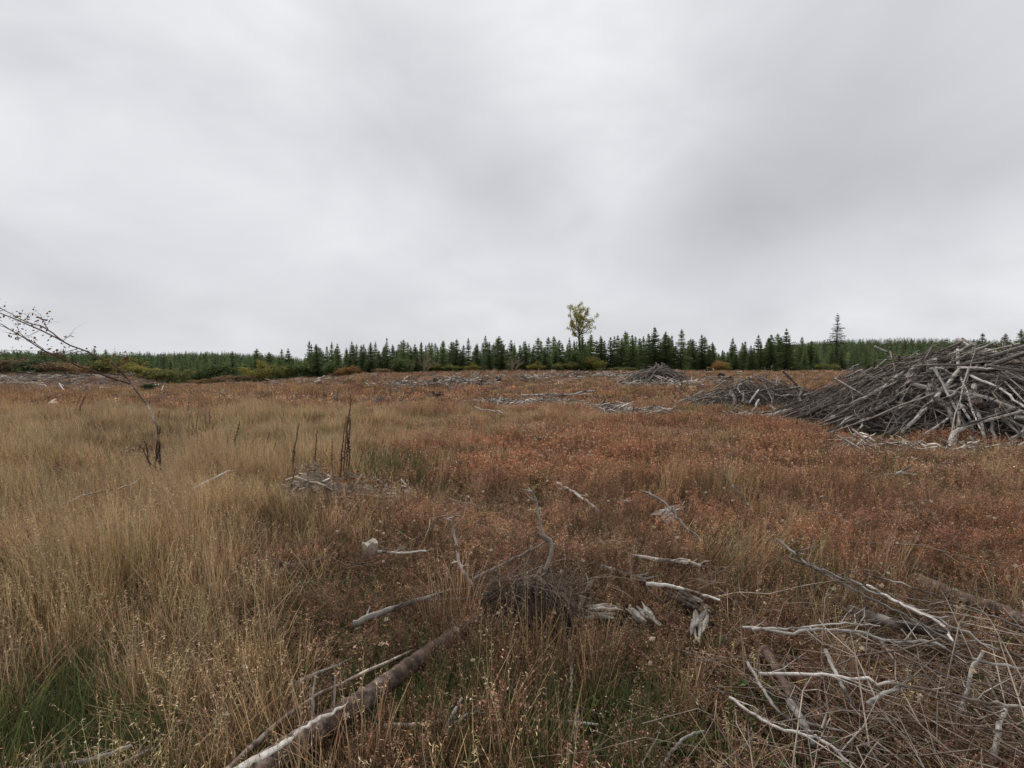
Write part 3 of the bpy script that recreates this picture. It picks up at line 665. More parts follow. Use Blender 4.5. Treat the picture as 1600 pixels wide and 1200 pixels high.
for (px, D, top, wpx, lab) in [(664, 82, 546, 38, 'pale leafless shrub with fine upright twigs before the conifers left of centre'), (802, 82, 552, 38, 'pale leafless shrub of spreading stems before the conifers at centre'),
                               (640, 83, 562, 20, 'small leafless shrub left of the large pale leafless one')]:
    x = tree_at(px, D); gz = float(terrain(x, D)); h = CAMH + (HOR - top) * D / F - gz
    put_tree('bare_shrub', (BARE[px % 2], None), x, D, h / 3.0, wpx * D / F / 3.0, px, lab, 'shrub')
# forest behind, one mass
def far_forest():
    q = np.random.default_rng(77); protos = []
    for k in range(5): protos.append(conifer(700 + k, 7, 2.0, 13, .1, [1, .8, 1.2, .9, 1.05][k], .3, haze_blue=.018)[1])  # slight blue mixed into the needle colour as painted distance haze
    P = []
    for (p0, p1, d0, d1, dens) in [(-260, 500, 96, 330, .085), (1080, 1900, 104, 380, .085), (500, 1080, 108, 140, .07)]:
        n = int((p1 - p0) / F * (d1 ** 2 - d0 ** 2) / 2 * dens); d = np.sqrt(q.uniform(d0 ** 2, d1 ** 2, n)); px = q.uniform(p0, p1, n); x = (px - 800) / F * d
        P.append(np.stack([x, d, terrain(x, d) - .2], -1))
    P = np.concatenate(P); n = len(P); s = q.uniform(.75, 1.05, n) * (.82 + .25 * fbm(P[:, 0] * .03, P[:, 1] * .03, 2)) * .80
    # keep the crowns of the middle strip under the front rows' tops
    mid = (P[:, 0] / P[:, 1] * F + 800 > 480) & (P[:, 0] / P[:, 1] * F + 800 < 1100); s[mid] *= 1.22
    left = P[:, 0] / P[:, 1] * F + 800 < 480; zt = CAMH + (HOR - 546) * P[:, 1] / F; s[left] = np.minimum(s[left], np.maximum((zt - P[:, 2])[left] / 7.1, .30) * q.uniform(.72, 1.13, left.sum()))
    rgt = P[:, 0] / P[:, 1] * F + 800 > 1100; lim = np.interp(P[:, 0] / P[:, 1] * F + 800, [1100, 1200, 1330, 1450, 1800], [545, 541, 526, 526, 532]); zt = CAMH + (HOR - lim) * P[:, 1] / F
    s[rgt] = np.minimum(s[rgt], np.maximum((zt - P[:, 2])[rgt] / 7.1, .35) * q.uniform(.74, 1.13, rgt.sum()))
    rot = np.zeros((n, 3)); rot[:, 2] = q.uniform(0, 6.3, n); t = q.uniform(.6, 1.6, (n, 1)) * np.array([1, 1, 1]) ; yel = q.random(n) < .05; t[yel] = t[yel] * [2.2, 1.6, 1]
    sw = np.maximum(s, .62) * q.uniform(.85, 1.1, n)
    scatter('far_forest', protos, M_FOREST, P, rot, np.stack([sw, sw, s], -1), q.integers(0, 5, n), t, 'conifer forest covering the low hill behind the tree line', 'forest')
far_forest()

# ------------------------------------------------------------------ brush piles
STICKS = []
for k in range(26):
    q = np.random.default_rng(900 + k); g = Geo(); n = 6; z = np.linspace(-.5, .5, n); b = q.normal(0, 1, 2) * q.choice([.6, 1.5, 4]); b2 = q.normal(0, .6, (n, 2))
    P = np.stack([b[0] * (z * 2) ** 2 + b2[:, 0], b[1] * (z * 2) ** 2 + b2[:, 1], z], -1)
    th = np.arange(5) * 2 * pi / 5; rad = np.linspace(1.15, q.uniform(.35, .8), n)
    V = np.stack([P[:, None, 0] + rad[:, None] * np.cos(th) * q.uniform(.85, 1.15, (n, 5)), P[:, None, 1] + rad[:, None] * np.sin(th) * q.uniform(.85, 1.15, (n, 5)), np.repeat(z[:, None], 5, 1)], -1).reshape(-1, 3)
    i = np.arange(n - 1)[:, None] * 5; j = np.arange(5); j2 = (j + 1) % 5
    g.add(V, np.stack([i + j, i + j2, i + 5 + j2, i + 5 + j], -1).reshape(-1, 4), (1, 1, 1))
    for e, r_ in ((0, True), (n - 1, False)):
        f = np.stack([np.full(5, 5), j, j2], -1); g.add(np.vstack([V[e * 5:e * 5 + 5], P[e]]), f[:, ::-1] if r_ else f, (1.5, 1.45, 1.35))
    STICKS.append((g.mesh('branch', M_STICK, True), g.mesh('pale_branch', M_GREY, True)))
def set_stick(o, a, b, r, q, parent_loc):
    a = np.array(a, float); b = np.array(b, float); d = Vector(b - a); o.location = Vector((a + b) / 2) - Vector(parent_loc)
    o.rotation_mode = 'QUATERNION'; o.rotation_quaternion = d.to_track_quat('Z', 'Y') @ Matrix.Rotation(q.uniform(0, 6.3), 4, 'Z').to_quaternion()
    o.scale = (r, r, d.length)
def one_mound(m, x, y):
    global MOUNDS
    keep = MOUNDS; MOUNDS = [m]; r = mound_h(np.asarray(x, float), np.asarray(y, float)); MOUNDS = keep; return r
def pile(mi, nb, ntw, lr, rr, label, group, seed, fans=()):
    mo = MOUNDS[mi]; mx_, my, rx, ry, rot, h, pw = mo; q = np.random.default_rng(seed)
    base = (mx_, my, float(terrain(mx_, my))); root = empty('brush_pile', base); tag(root, label, 'brush pile')
    # core of packed litter, coloured dark so gaps between branches read as shade
    g = Geo(); k = 30; U, V = np.meshgrid(np.linspace(-1.02, 1.02, k), np.linspace(-1.02, 1.02, k)); c, s = math.cos(rot), math.sin(rot)
    X = mx_ + U * rx * c - V * ry * s; Y = my + U * rx * s + V * ry * c
    Z = np.maximum(one_mound(mo, X, Y), terrain(X, Y) - .1) - .40 * min(1, h / 1.8) - .1 * np.abs(fbm(X * 3, Y * 3, 2)) - .0
    i = np.arange(k - 1)[:, None] * k + np.arange(k - 1)
    g.add(np.stack([X, Y, Z], -1).reshape(-1, 3) - base, np.stack([i, i + 1, i + k + 1, i + k], -1).reshape(-1, 4), (.22, .20, .18))
    obj('shade_litter_core', g.mesh('shade_litter_core', M_TWIG), root)
    def one(r_in=0, spread=.5):
        while True:
            a = q.uniform(0, 2 * pi); t = q.random() ** .6
            if mi == 0 and math.cos(a + rot - R(188)) < -.15 and q.random() < .88: continue
            break
        px_, py_ = t * math.cos(a) * rx, t * math.sin(a) * ry; x = mx_ + px_ * c - py_ * s; y = my + px_ * s + py_ * c
        L_ = q.uniform(*lr) * (1 if q.random() < .8 else 1.4)
        z = float(one_mound(mo, x, y)); e = .12; gx = (float(one_mound(mo, x + e, y)) - z) / e; gy = (float(one_mound(mo, x, y + e)) - z) / e
        rd = np.array([x - mx_, y - my]); rd /= np.linalg.norm(rd) + 1e-6
        ang = math.atan2(rd[1], rd[0]) + (q.normal(0, spread) if q.random() < .58 else q.uniform(-1.6, 1.6))
        d2 = np.array([math.cos(ang), math.sin(ang)]); sl = gx * d2[0] + gy * d2[1]
        dz = sl + q.normal(0, .14); d = np.array([d2[0], d2[1], dz]); d /= np.linalg.norm(d)
        cz = z + q.uniform(-.42, .12) - r_in; ctr = np.array([x, y, cz]); lo = ctr + d * L_ / 2; hi = ctr - d * L_ / 2
        for p in (lo, hi):
            gzz = float(terrain(p[0], p[1])); m = max(gzz, float(one_mound(mo, p[0], p[1])))
            p[2] = min(max(p[2], gzz + .03), m + .38 * min(1, h))
        return hi, lo
    for k_ in range(nb):
        a, b = one(); r = rr[0] * .7 + (rr[1] * 1.35 - rr[0] * .7) * q.random() ** 2.9; pale = q.random() < .36
        o = obj('branch', STICKS[int(q.integers(26))][1 if pale else 0], root); set_stick(o, a, b, r, q, base)
    for k_ in range(8 if mi < 2 else 3):      # short butt ends and stumps thrown in
        a, b = one(); m_ = (a + b) / 2; d_ = (b - a) / np.linalg.norm(b - a) + q.normal(0, .5, 3); L_ = q.uniform(.2, .4) * (1.3 if mi == 0 else .8)
        o = obj('log_butt', STICKS[int(q.integers(26))][0], root); set_stick(o, m_ - d_ * L_, m_ + d_ * L_, q.uniform(.06, .11) * (1.2 if mi == 0 else .7), q, base)
    for (f, wpx, pale) in fans:      # the branches one can follow by eye on the near face
        D = None; P = []
        for (px, py, lift) in f:
            hp = hit(px, py); D = min(hp[1], 16.5 if mi == 0 else 30) if D is None or hp[1] < 20 or mi else D; P.append(at(px, py, D - lift))
        P = np.array(P)
        for k_ in range(len(P) - 1) if len(P) == 2 else ():
            o = obj('branch', STICKS[int(q.integers(26))][1 if pale else 0], root)
            set_stick(o, P[k_], P[k_ + 1], wpx / 2 * P[k_, 1] / F, q, base)
        if len(P) > 2:
            g = Geo(); Q = spline(P - base, 12, .006, int(q.integers(1e6))); tube(g, Q, np.linspace(wpx / 2, wpx / 3, 12) * P[0, 1] / F, 6, (1, 1, 1), .1); obj('branch', g.mesh('branch', M_GREY if pale else M_STICK, True), root)
    g = Geo()
    for k_ in range(ntw):
        a, b = one(0, .8); m = (a + b) / 2; L_ = np.linalg.norm(b - a); s_ = q.uniform(.2, .6); a = m + (a - m) * s_ + q.normal(0, .08, 3); b = m + (b - m) * s_ + q.normal(0, .08, 3)
        mid = (a + b) / 2 + q.normal(0, .07, 3) * L_ * .5 + [0, 0, q.uniform(-.05, .12)]
        r = q.uniform(.004, .013); cc = np.array([1, .94, .88]) * (q.uniform(.25, .8) if q.random() < .72 else q.uniform(1.2, 2.3))
        tube(g, np.array([a, (a + mid) / 2 + q.normal(0, .02, 3), mid, (b + mid) / 2 + q.normal(0, .02, 3), b]) - base, np.linspace(r, r * .4, 5), 3, cc, cap=False)
    o = obj('twig_tangle', g.mesh('twig_tangle', M_TWIG), root); tag(o, kind='stuff')
    return root
FANS = [
 ([(1442, 710, 0), (1570, 628, .35)], 9, 1), ([(1515, 600, .1), (1543, 708, .1)], 7, 1), ([(1472, 630, .2), (1506, 685, .2)], 9, 0), ([(1500, 578, .15), (1452, 632, .2), (1408, 680, .1)], 7, 1),
 ([(1505, 605, .2), (1480, 622, .25), (1452, 630, .25), (1412, 676, .1)], 5, 1), ([(1445, 577, .3), (1488, 577, .3)], 6, 1), ([(1500, 578, .3), (1570, 577, .3)], 6, 1), ([(1420, 697, 0), (1480, 655, .15), (1507, 634, .25)], 5, 1),
 ([(1542, 650, .1), (1561, 707, .05)], 6, 1), ([(1205, 664, 0), (1282, 638, .05), (1362, 594, .1)], 5, 0), ([(1320, 666, 0), (1390, 628, .1), (1447, 590, .1)], 6, 1), ([(1517, 587, .2), (1560, 606, .2), (1600, 636, .2)], 4, 1),
 ([(1482, 557, .1), (1557, 533, .1)], 6, 1), ([(1480, 712, 0), (1630, 711, 0)], 4, 1), ([(1285, 686, 0), (1345, 640, .1)], 4, 1), ([(1290, 660, .1), (1350, 625, .1), (1420, 575, .1)], 7, 0),
 ([(1330, 690, 0), (1350, 655, .1), (1385, 600, .1)], 4, 1), ([(1500, 630, .2), (1515, 655, .2), (1522, 675, .1)], 4, 1), ([(1390, 672, 0), (1440, 622, .2)], 5, 0), ([(1380, 676, 0), (1430, 636, .2)], 4, 1),
 ([(1445, 690, 0), (1450, 640, .1)], 4, 0), ([(1520, 600, .1), (1600, 590, .1)], 5, 0), ([(1540, 545, .1), (1600, 568, .2)], 6, 1), ([(1530, 552, .2), (1640, 551, .2)], 6, 1), ([(1310, 640, .1), (1400, 600, .2)], 5, 1),
 ([(1367, 541, -.1), (1390, 552, 0), (1408, 560, 0)], 3, 1), ([(1340, 660, .0), (1400, 640, .1), (1470, 600, .2)], 5, 1), ([(1576, 690, .1), (1620, 660, .1)], 7, 1), ([(1555, 640, .15), (1600, 690, .1)], 7, 0)]
pile(0, 262, 2300, (1.2, 4.0), (.014, .046), 'largest brush pile, tall heap of grey branches and poles at the right edge', 'x', 1, FANS)
pile(1, 150, 600, (1.0, 2.6), (.015, .036), 'low brush pile of pale poles just left of the largest pile', 'x', 2,
     [([(1120, 606, 0), (1085, 640, 0)], 3, 1), ([(1190, 615, .1), (1140, 650, 0)], 3, 1), ([(1175, 622, .1), (1122, 653, 0)], 3, 0), ([(1185, 625, .1), (1170, 655, 0)], 3, 1), ([(1200, 630, .1), (1225, 656, 0)], 4, 1), ([(1200, 617, .1), (1254, 620, .1)], 3, 1), ([(1040, 642, 0), (1130, 611, 0)], 2, 1)])
pile(2, 130, 200, (1.0, 2.8), (.022, .045), 'distant brush pile of pale sticks in front of the tree line', 'x', 3)
pile(3, 50, 120, (.7, 1.8), (.02, .045), 'small distant brush pile half hidden behind the largest pile', 'x', 4)
# ------------------------------------------------------------------ logs, branches and stumps on the ground
WOODGROUP = None
def keepoff(P, r):
    for a, b in zip(P[:-1], P[1:]): SEGS.append((a, b, r))
def twiglets(g, P, r, n, l, q, col=(1, 1, 1), flat=.5):
    for _ in range(n):
        i = int(q.integers(1, len(P) - 1)); d = P[i] - P[i - 1]; d /= np.linalg.norm(d) + 1e-9; d = d * .8 + q.normal(0, .6, 3) * [1, 1, flat]; d[2] = abs(d[2]) * .6; d /= np.linalg.norm(d)
        ll = l * q.uniform(.4, 1.2); A = P[i]; tube(g, [A, A + d * ll * .5 + q.normal(0, ll * .05, 3), A + d * ll + q.normal(0, ll * .1, 3)], [r * .45, r * .3, r * .12], 4, col, cap=False)
def wood(name, pix, wpx, mat, label, cat, taper=.5, n=14, wob=.004, tw=0, twl=.2, sides=7, rough=.12, off=None, seed=1, col=(1, 1, 1), group=None):
    """a log or branch lying along pixels (px, py, height of its centre above the ground)"""
    C = np.array([hit(p[0], p[1], p[2] + (.07 if col == (1.04, 1.04, 1.04) else 0), mounds=False) for p in pix])
    D = np.mean([c[1] for c in C]); P = spline(C, n, wob, seed); r0 = wpx / 2 * C[0, 1] / F
    r = np.linspace(r0, r0 * taper, n); base = P.mean(0); g = Geo(); q = np.random.default_rng(seed)
    tube(g, P - base, r, sides, col, rough, seed=seed)
    if tw: twiglets(g, P - base, r0, tw, twl, q, col)
    o = obj(name, g.mesh(name, mat, True)); o.location = base; tag(o, label, cat, group)
    if off is not None: keepoff(P, off * .55)
    return o, P, r
def upright(name, pix, wpx, mat, label, cat, D, taper=.4, n=12, wob=.006, tw=0, twl=.2, lean=0.0, seed=1, parent=None, base=None, col=(1, 1, 1), rough=.12, g=None):
    """a stem rising from the ground in the plane at depth D (leaning away by 'lean' metres)"""
    m = len(pix); C = np.array([at(p[0], p[1], D + lean * k / max(1, m - 1)) for k, p in enumerate(pix)]); P = spline(C, n, wob, seed)
    r0 = wpx / 2 * D / F; r = np.linspace(r0, r0 * taper, n); b = C[0] if base is None else np.array(base); own = g is None
    if own: g = Geo()
    q = np.random.default_rng(seed); tube(g, P - b, r, 7, col, rough, seed=seed)
    if tw: twiglets(g, P - b, r0, tw, twl, q, col, 1)
    if own:
        o = obj(name, g.mesh(name, mat, True), parent)
        if parent is None: o.location = b; tag(o, label, cat)
        return o, P
    return None, P

# the long fallen log, its bark and its peeled strip
def big_log():
    C = np.array([hit(330, 1255, .14, False), hit(470, 1160, .14, False), hit(560, 1100, .14, False), hit(650, 1035, .15, False), hit(750, 965, .14, False)])
    P = spline(C, 70, .0006, 4); r0 = 20 * C[1][1] / F; r = np.linspace(r0 * 1.1, r0 * .78, 70) * (1 + .04 * np.random.default_rng(2).normal(size=70)); base = C[0]; root = empty('fallen_log', base)
    tag(root, 'thick fallen log with brown bark and a white peeled strip at the bottom left', 'log'); g = Geo(); tube(g, P - base, r, 22, np.random.default_rng(4).uniform(.6, 1.25, (70, 1)) * np.ones((1, 3)), .055, seed=3); obj('bark', g.mesh('bark', M_BARK, True), root)
    g = Geo(); q = np.random.default_rng(8); T = np.gradient(P, axis=0); T /= np.linalg.norm(T, axis=1)[:, None]; S = np.cross(T, [0, 0, 1.]); S /= np.linalg.norm(S, axis=1)[:, None]; U = np.cross(S, T)
    k0, k1 = 0, 32; m = 7; V = []
    for k in range(k0, k1):
        lo = math.radians(-18 + 8 * math.sin(k * .41) + q.normal(0, 3)); wd = math.radians(36 + 12 * math.sin(k * .3) + q.normal(0, 5)) * min(1, (k1 - k) / 14)
        for j in range(m):
            a = math.radians(90) + lo + wd * (j / (m - 1)); rr = r0 * np.interp(k, [0, 70], [1.1, .78]) * (1.085 if 0 < j < m - 1 else .95)
            V.append(P[k] - base + rr * (math.cos(a) * S[k] + math.sin(a) * U[k]))
    i = np.arange(k1 - k0 - 1)[:, None] * m + np.arange(m - 1); g.add(V, np.stack([i, i + 1, i + m + 1, i + m], -1).reshape(-1, 4), (1, 1, 1)); obj('peeled_strip', g.mesh('peeled_strip', M_BARE, True), root)
    keepoff(P[::6], r0 + .01); SEGS.append((P[8] - [0.0, .16, 0], P[36] - [-.02, .16, 0], .07))
big_log()
ITEMS = [
 ('pole', [(340, 1215, .16), (465, 1106, .14), (560, 1055, .14), (645, 1016, .12)], 10, M_STICK, 'long bark-stripped pole lying along the upper side of the thick fallen log', .6, 0, .09),
 ('branch', [(455, 1072, .1), (490, 1055, .12), (525, 1040, .1)], 8, M_GREY, 'short pale stick left above the long pole at the bottom left', .6, 2, .05),
 ('branch', [(552, 974, .12), (610, 952, .16), (662, 935, .16), (705, 922, .14)], 10, M_GREY, 'pale straight branch lying left of the gnarled stump', .5, 2, .09),
 ('branch', [(670, 938, .14), (720, 936, .16), (765, 925, .18), (785, 915, .2)], 6, M_TWIG, 'thin dark forked branch touching the foot of the gnarled stump', .5, 4, .04),
 ('branch', [(740, 905, .16), (800, 875, .2), (868, 838, .25)], 6, M_TWIG, 'thin brown branch rising to the right behind the gnarled stump', .3, 3, .03),
 ('branch', [(690, 1150, .12), (725, 1120, .12), (750, 1112, .1)], 9, M_GREY, 'crooked grey stick by the green tuft at bottom centre', .5, 2, .08),
 ('branch', [(600, 1135, .1), (680, 1130, .1), (745, 1112, .1)], 9, M_STICK, 'half buried grey branch behind the green tuft at bottom centre', .5, 2, .06),
 ('branch', [(830, 1122, .1), (880, 1127, .1), (935, 1132, .1)], 5, M_GREY, 'straight thin twig lying level at bottom centre', .7, 0, .06),
 ('branch', [(888, 1000, .1), (893, 1070, .1), (892, 1120, .1), (935, 1210, .1)], 5.5, M_GREY, 'crooked pale stick running down to the bottom edge right of centre', .6, 3, .07),
 ('branch', [(905, 1098, .1), (898, 1150, .1), (905, 1220, .05)], 6, M_STICK, 'thin brown stick beside the crooked pale one at the bottom edge', .6, 1, .04),
 ('branch', [(1022, 1220, .1), (1045, 1180, .12), (1075, 1150, .14), (1100, 1143, .14)], 8, M_GREY, 'curved pale stick poking up from the bottom edge right of centre', .5, 0, .08),
 ('branch', [(985, 868, .14), (1040, 876, .16), (1080, 880, .16), (1095, 885, .14)], 7, M_GREY, 'level grey branch in the brown weeds right of the gnarled stump', .7, 4, .05),
 ('branch', [(940, 885, .12), (985, 900, .14), (1010, 905, .12)], 8, M_GREY, 'short thick grey branch left below the level branch', .7, 2, .05),
 ('branch', [(1010, 912, .14), (1060, 918, .12), (1125, 938, .12)], 6, M_GREY, 'weathered split limb lying over the white broken log', .5, 2, .08),
 ('branch', [(870, 755, .14), (905, 775, .14), (940, 802, .12)], 5, M_GREY, 'thin grey stick slanting down in the rusty weeds above centre', .6, 3, .04),
 ('branch', [(1005, 768, .2), (1030, 780, .25), (1065, 815, .2), (1095, 845, .14)], 4, M_TWIG, 'thin arching twig crossing the white forked stump', .5, 4, .02),
 ('branch', [(1175, 984, .16), (1250, 987, .18), (1310, 985, .2), (1400, 1002, .2), (1450, 1003, .2), (1520, 1030, .2), (1620, 1050, .2)], 4.2, M_GREY, 'long white wavy branch crossing the lower right, the upper of two', .9, 7, .05),
 ('branch', [(1160, 980, .12), (1240, 982, .16), (1310, 974, .2), (1375, 978, .2)], 4, M_GREY, 'thin side branch just above the long white wavy branch', .6, 4, .02),
 ('branch', [(1185, 1052, .14), (1270, 1053, .16), (1350, 1062, .18), (1430, 1075, .18), (1520, 1092, .18), (1620, 1110, .18)], 4.5, M_GREY, 'long white branch crossing the lower right, the lower of two', .9, 6, .05),
 ('branch', [(1355, 1100, .12), (1385, 1082, .16), (1420, 1073, .16)], 7, M_GREY, 'short forked white branch joining the lower long branch', .7, 2, .03),
 ('branch', [(1215, 842, .35), (1255, 878, .3), (1310, 900, .25), (1390, 935, .2), (1480, 975, .2), (1560, 1015, .2), (1620, 1040, .2)], 3.4, M_GREY, 'very long thin pale whip curving from the weeds to the right edge', .9, 6, .02),
 ('branch', [(1230, 870, .3), (1290, 898, .25), (1350, 930, .22), (1420, 965, .2), (1500, 1010, .2)], 2.8, M_TWIG, 'thin pale whip running close under the longest one', .9, 5, .02),
 ('branch', [(1350, 895, .25), (1430, 920, .25), (1500, 945, .22), (1610, 985, .2)], 3, M_STICK, 'straight brown whip right of the longest pale whip', .9, 5, .02),
 ('branch', [(1355, 915, .2), (1400, 940, .2), (1470, 975, .2), (1490, 1005, .2)], 4.5, M_GREY, 'white bent stick between the thin whips on the right', .7, 3, .03),
 ('branch', [(1140, 1090, .1), (1210, 1135, .12), (1290, 1160, .14), (1340, 1210, .1)], 5, M_GREY, 'pale branch slanting into the twig tangle at lower right', .7, 8, .05),
 ('branch', [(1168, 1035, .2), (1215, 1110, .16), (1270, 1145, .12)], 5, M_GREY, 'thin straight twig crossing the slanting branch at lower right', .8, 3, .02),
 ('branch', [(1290, 1015, .2), (1305, 1050, .16), (1335, 1105, .14)], 7, M_GREY, 'white stick standing aslant over the lower long branch', .7, 2, .03),
 ('branch', [(1195, 1015, .1), (1215, 1050, .12), (1235, 1090, .1)], 16, M_BARK, 'stub of pinkish rotten wood at the left of the twig tangle', .6, 0, .1),
 ('branch', [(1235, 1098, .1), (1255, 1130, .12), (1270, 1165, .1)], 14, M_GREY, 'greenish weathered stub in the twig tangle', .6, 1, .08),
 ('branch', [(20, 1205, .1), (130, 1190, .14), (205, 1165, .14)], 10, M_GREY, 'grey branch end at the bottom left corner', .6, 3, .05),
 ('branch', [(150, 1215, .1), (240, 1170, .12)], 12, M_STICK, 'brown stick at the bottom left, right of the grey branch end', .6, 1, .05),
 ('branch', [(75, 800, .3), (130, 775, .35), (195, 760, .35), (225, 745, .3)], 4, M_GREY, 'long thin pale stem lying on the tall grass at the left', .6, 2, None),
 ('branch', [(300, 765, .25), (325, 752, .3), (350, 740, .35)], 7, M_GREY, 'pale stick end rising from the grass right of the sapling', .6, 1, None),
 ('branch', [(165, 820, .3), (215, 824, .3)], 5, M_TWIG, 'short dark twig caught in the tall grass at the left', .7, 2, None),
 ('branch', [(590, 862, .3), (630, 864, .3), (665, 860, .3)], 4, M_GREY, 'thin pale stem leaning right of the small stump in the grass', .6, 2, None),
 ('branch', [(1320, 848, .2), (1390, 850, .2), (1480, 845, .2)], 3, M_STICK, 'thin stem lying on the rusty weeds at the right', .6, 3, None),
 ('branch', [(1120, 728, .3), (1170, 790, .25)], 3, M_STICK, 'thin straw-like stem leaning in the rusty weeds', .6, 1, None),
 ('branch', [(1398, 742, .2), (1425, 728, .3)], 4, M_GREY, 'short pale stick, the upper of a crossed pair in the rusty weeds', .7, 0, None),
 ('branch', [(1395, 738, .2), (1432, 742, .2)], 4, M_GREY, 'short pale stick, the lower of a crossed pair in the rusty weeds', .7, 0, None),
 ('fallen_log', [(1430, 905, .1), (1500, 935, .12), (1560, 955, .12), (1640, 985, .12)], 22, M_BARK, 'mottled pale rotten log partly hidden in weeds at the right edge', .9, 2, .14),
 ('fallen_log', [(1330, 955, .08), (1400, 975, .1), (1470, 990, .08)], 18, M_STICK, 'grey rotten log under the whips at the right', .8, 2, .08),
 ('fallen_log', [(845, 677, .1), (925, 673, .18)], 1, M_GREY, 'x', 1, 0, None),
]
for k, (nm, pix, wpx, mat, lab, tp, tw, off) in enumerate(ITEMS[:-1]):
    wood(nm, pix, wpx, mat, lab, 'log' if nm == 'fallen_log' else ('pole' if nm == 'pole' else 'branch'), tp, 10 + 4 * len(pix), .0015 if nm == 'pole' else .0045, tw, .16 if tw < 6 else .25, 7, .12, off, 40 + k, (1.04, 1.04, 1.04) if 'white' in lab or 'whip' in lab else ((1.4, 1.35, 1.3) if nm == 'pole' else (1, 1, 1)))
# white broken log pieces
def slab(name, pix, wpx, hpx, label, cat, seed, mat=M_BARE, off=.12):
    """a split, jagged piece of bleached log"""
    C = np.array([hit(p[0], p[1], .09, False) for p in pix]); n = 12; P = spline(C, n, .01, seed); q = np.random.default_rng(seed); r = wpx / 2 * C[0, 1] / F
    g = Geo(); b = P.mean(0); T = P[-1] - P[0]; ln = np.linalg.norm(T); T /= ln; S = np.cross(T, [0, 0, 1.]); S /= np.linalg.norm(S)
    for k in range(9):          # long split shards lying side by side, ends broken at different places
        o_ = S * r * q.uniform(-1, 1) + np.array([0, 0, r * q.uniform(-.5, .35)]); a = -ln / 2 * q.uniform(.6, 1.15); c = ln / 2 * q.uniform(.6, 1.15)
        w_ = r * q.uniform(.18, .42); tl = q.normal(0, .12, 3); zz = np.linspace(a, c, 6)
        Q = np.array([T * z + o_ + tl * z + q.normal(0, r * .05, 3) for z in zz]); tube(g, Q, w_ * np.array([.25, .8, 1, .95, .7, .12]), 5, np.array([1, .98, .95]) * q.uniform(.55, 1.15), .35, seed=int(q.integers(1e6)))
    o = obj(name, g.mesh(name, mat)); o.location = b; tag(o, label, cat); keepoff(P, off * .6); SEGS.append((P[0] - [0, .12, 0], P[-1] - [0, .12, 0], .05)); return o
slab('fallen_log', [(912, 953), (940, 957), (968, 955)], 26, 0, 'white splintered log piece, left of a broken pair right of the stump', 'log', 1)
slab('fallen_log', [(990, 950), (1005, 962), (1020, 975)], 24, 0, 'white splintered wood chunk in the middle of the broken pieces', 'log', 2)
slab('fallen_log', [(1098, 955), (1090, 970), (1076, 1000)], 24, 0, 'white splintered wood leg, rightmost of the broken pieces', 'log', 3)
slab('fallen_log', [(1050, 925), (1080, 935), (1102, 955)], 22, 0, 'grey cracked log end above the rightmost white splinter', 'log', 4, M_GREY)
slab('stump', [(1030, 812), (1042, 800), (1062, 786)], 20, 0, 'white forked stump remains in the rusty weeds right of centre', 'stump', 5)
slab('fallen_log', [(1036, 800), (1046, 812), (1050, 828)], 18, 0, 'white leg of wood below the forked stump', 'log', 6)
slab('fallen_log', [(968, 784), (985, 783), (1000, 784)], 8, 0, 'small white wood piece above centre in the rusty weeds', 'log', 7, M_BARE, .05)
slab('fallen_log', [(1010, 742), (1030, 744), (1045, 748)], 10, 0, 'small grey wood piece behind the forked stump', 'log', 8, M_GREY, .05)
slab('fallen_log', [(1385, 768), (1400, 774), (1415, 778)], 12, 0, 'small grey rotten wood piece below the crossed pair of sticks', 'log', 9, M_GREY, .05)
slab('fallen_log', [(1255, 664), (1266, 662), (1275, 668)], 14, 0, 'pale broken log end at the left foot of the largest brush pile', 'log', 10, M_BARE, .1)
slab('fallen_log', [(580, 700), (592, 700), (602, 703)], 10, 0, 'grey wood chunk in the tall straw grass behind the dark stalks', 'log', 11, M_GREY, .1)
SEGS_UP = []
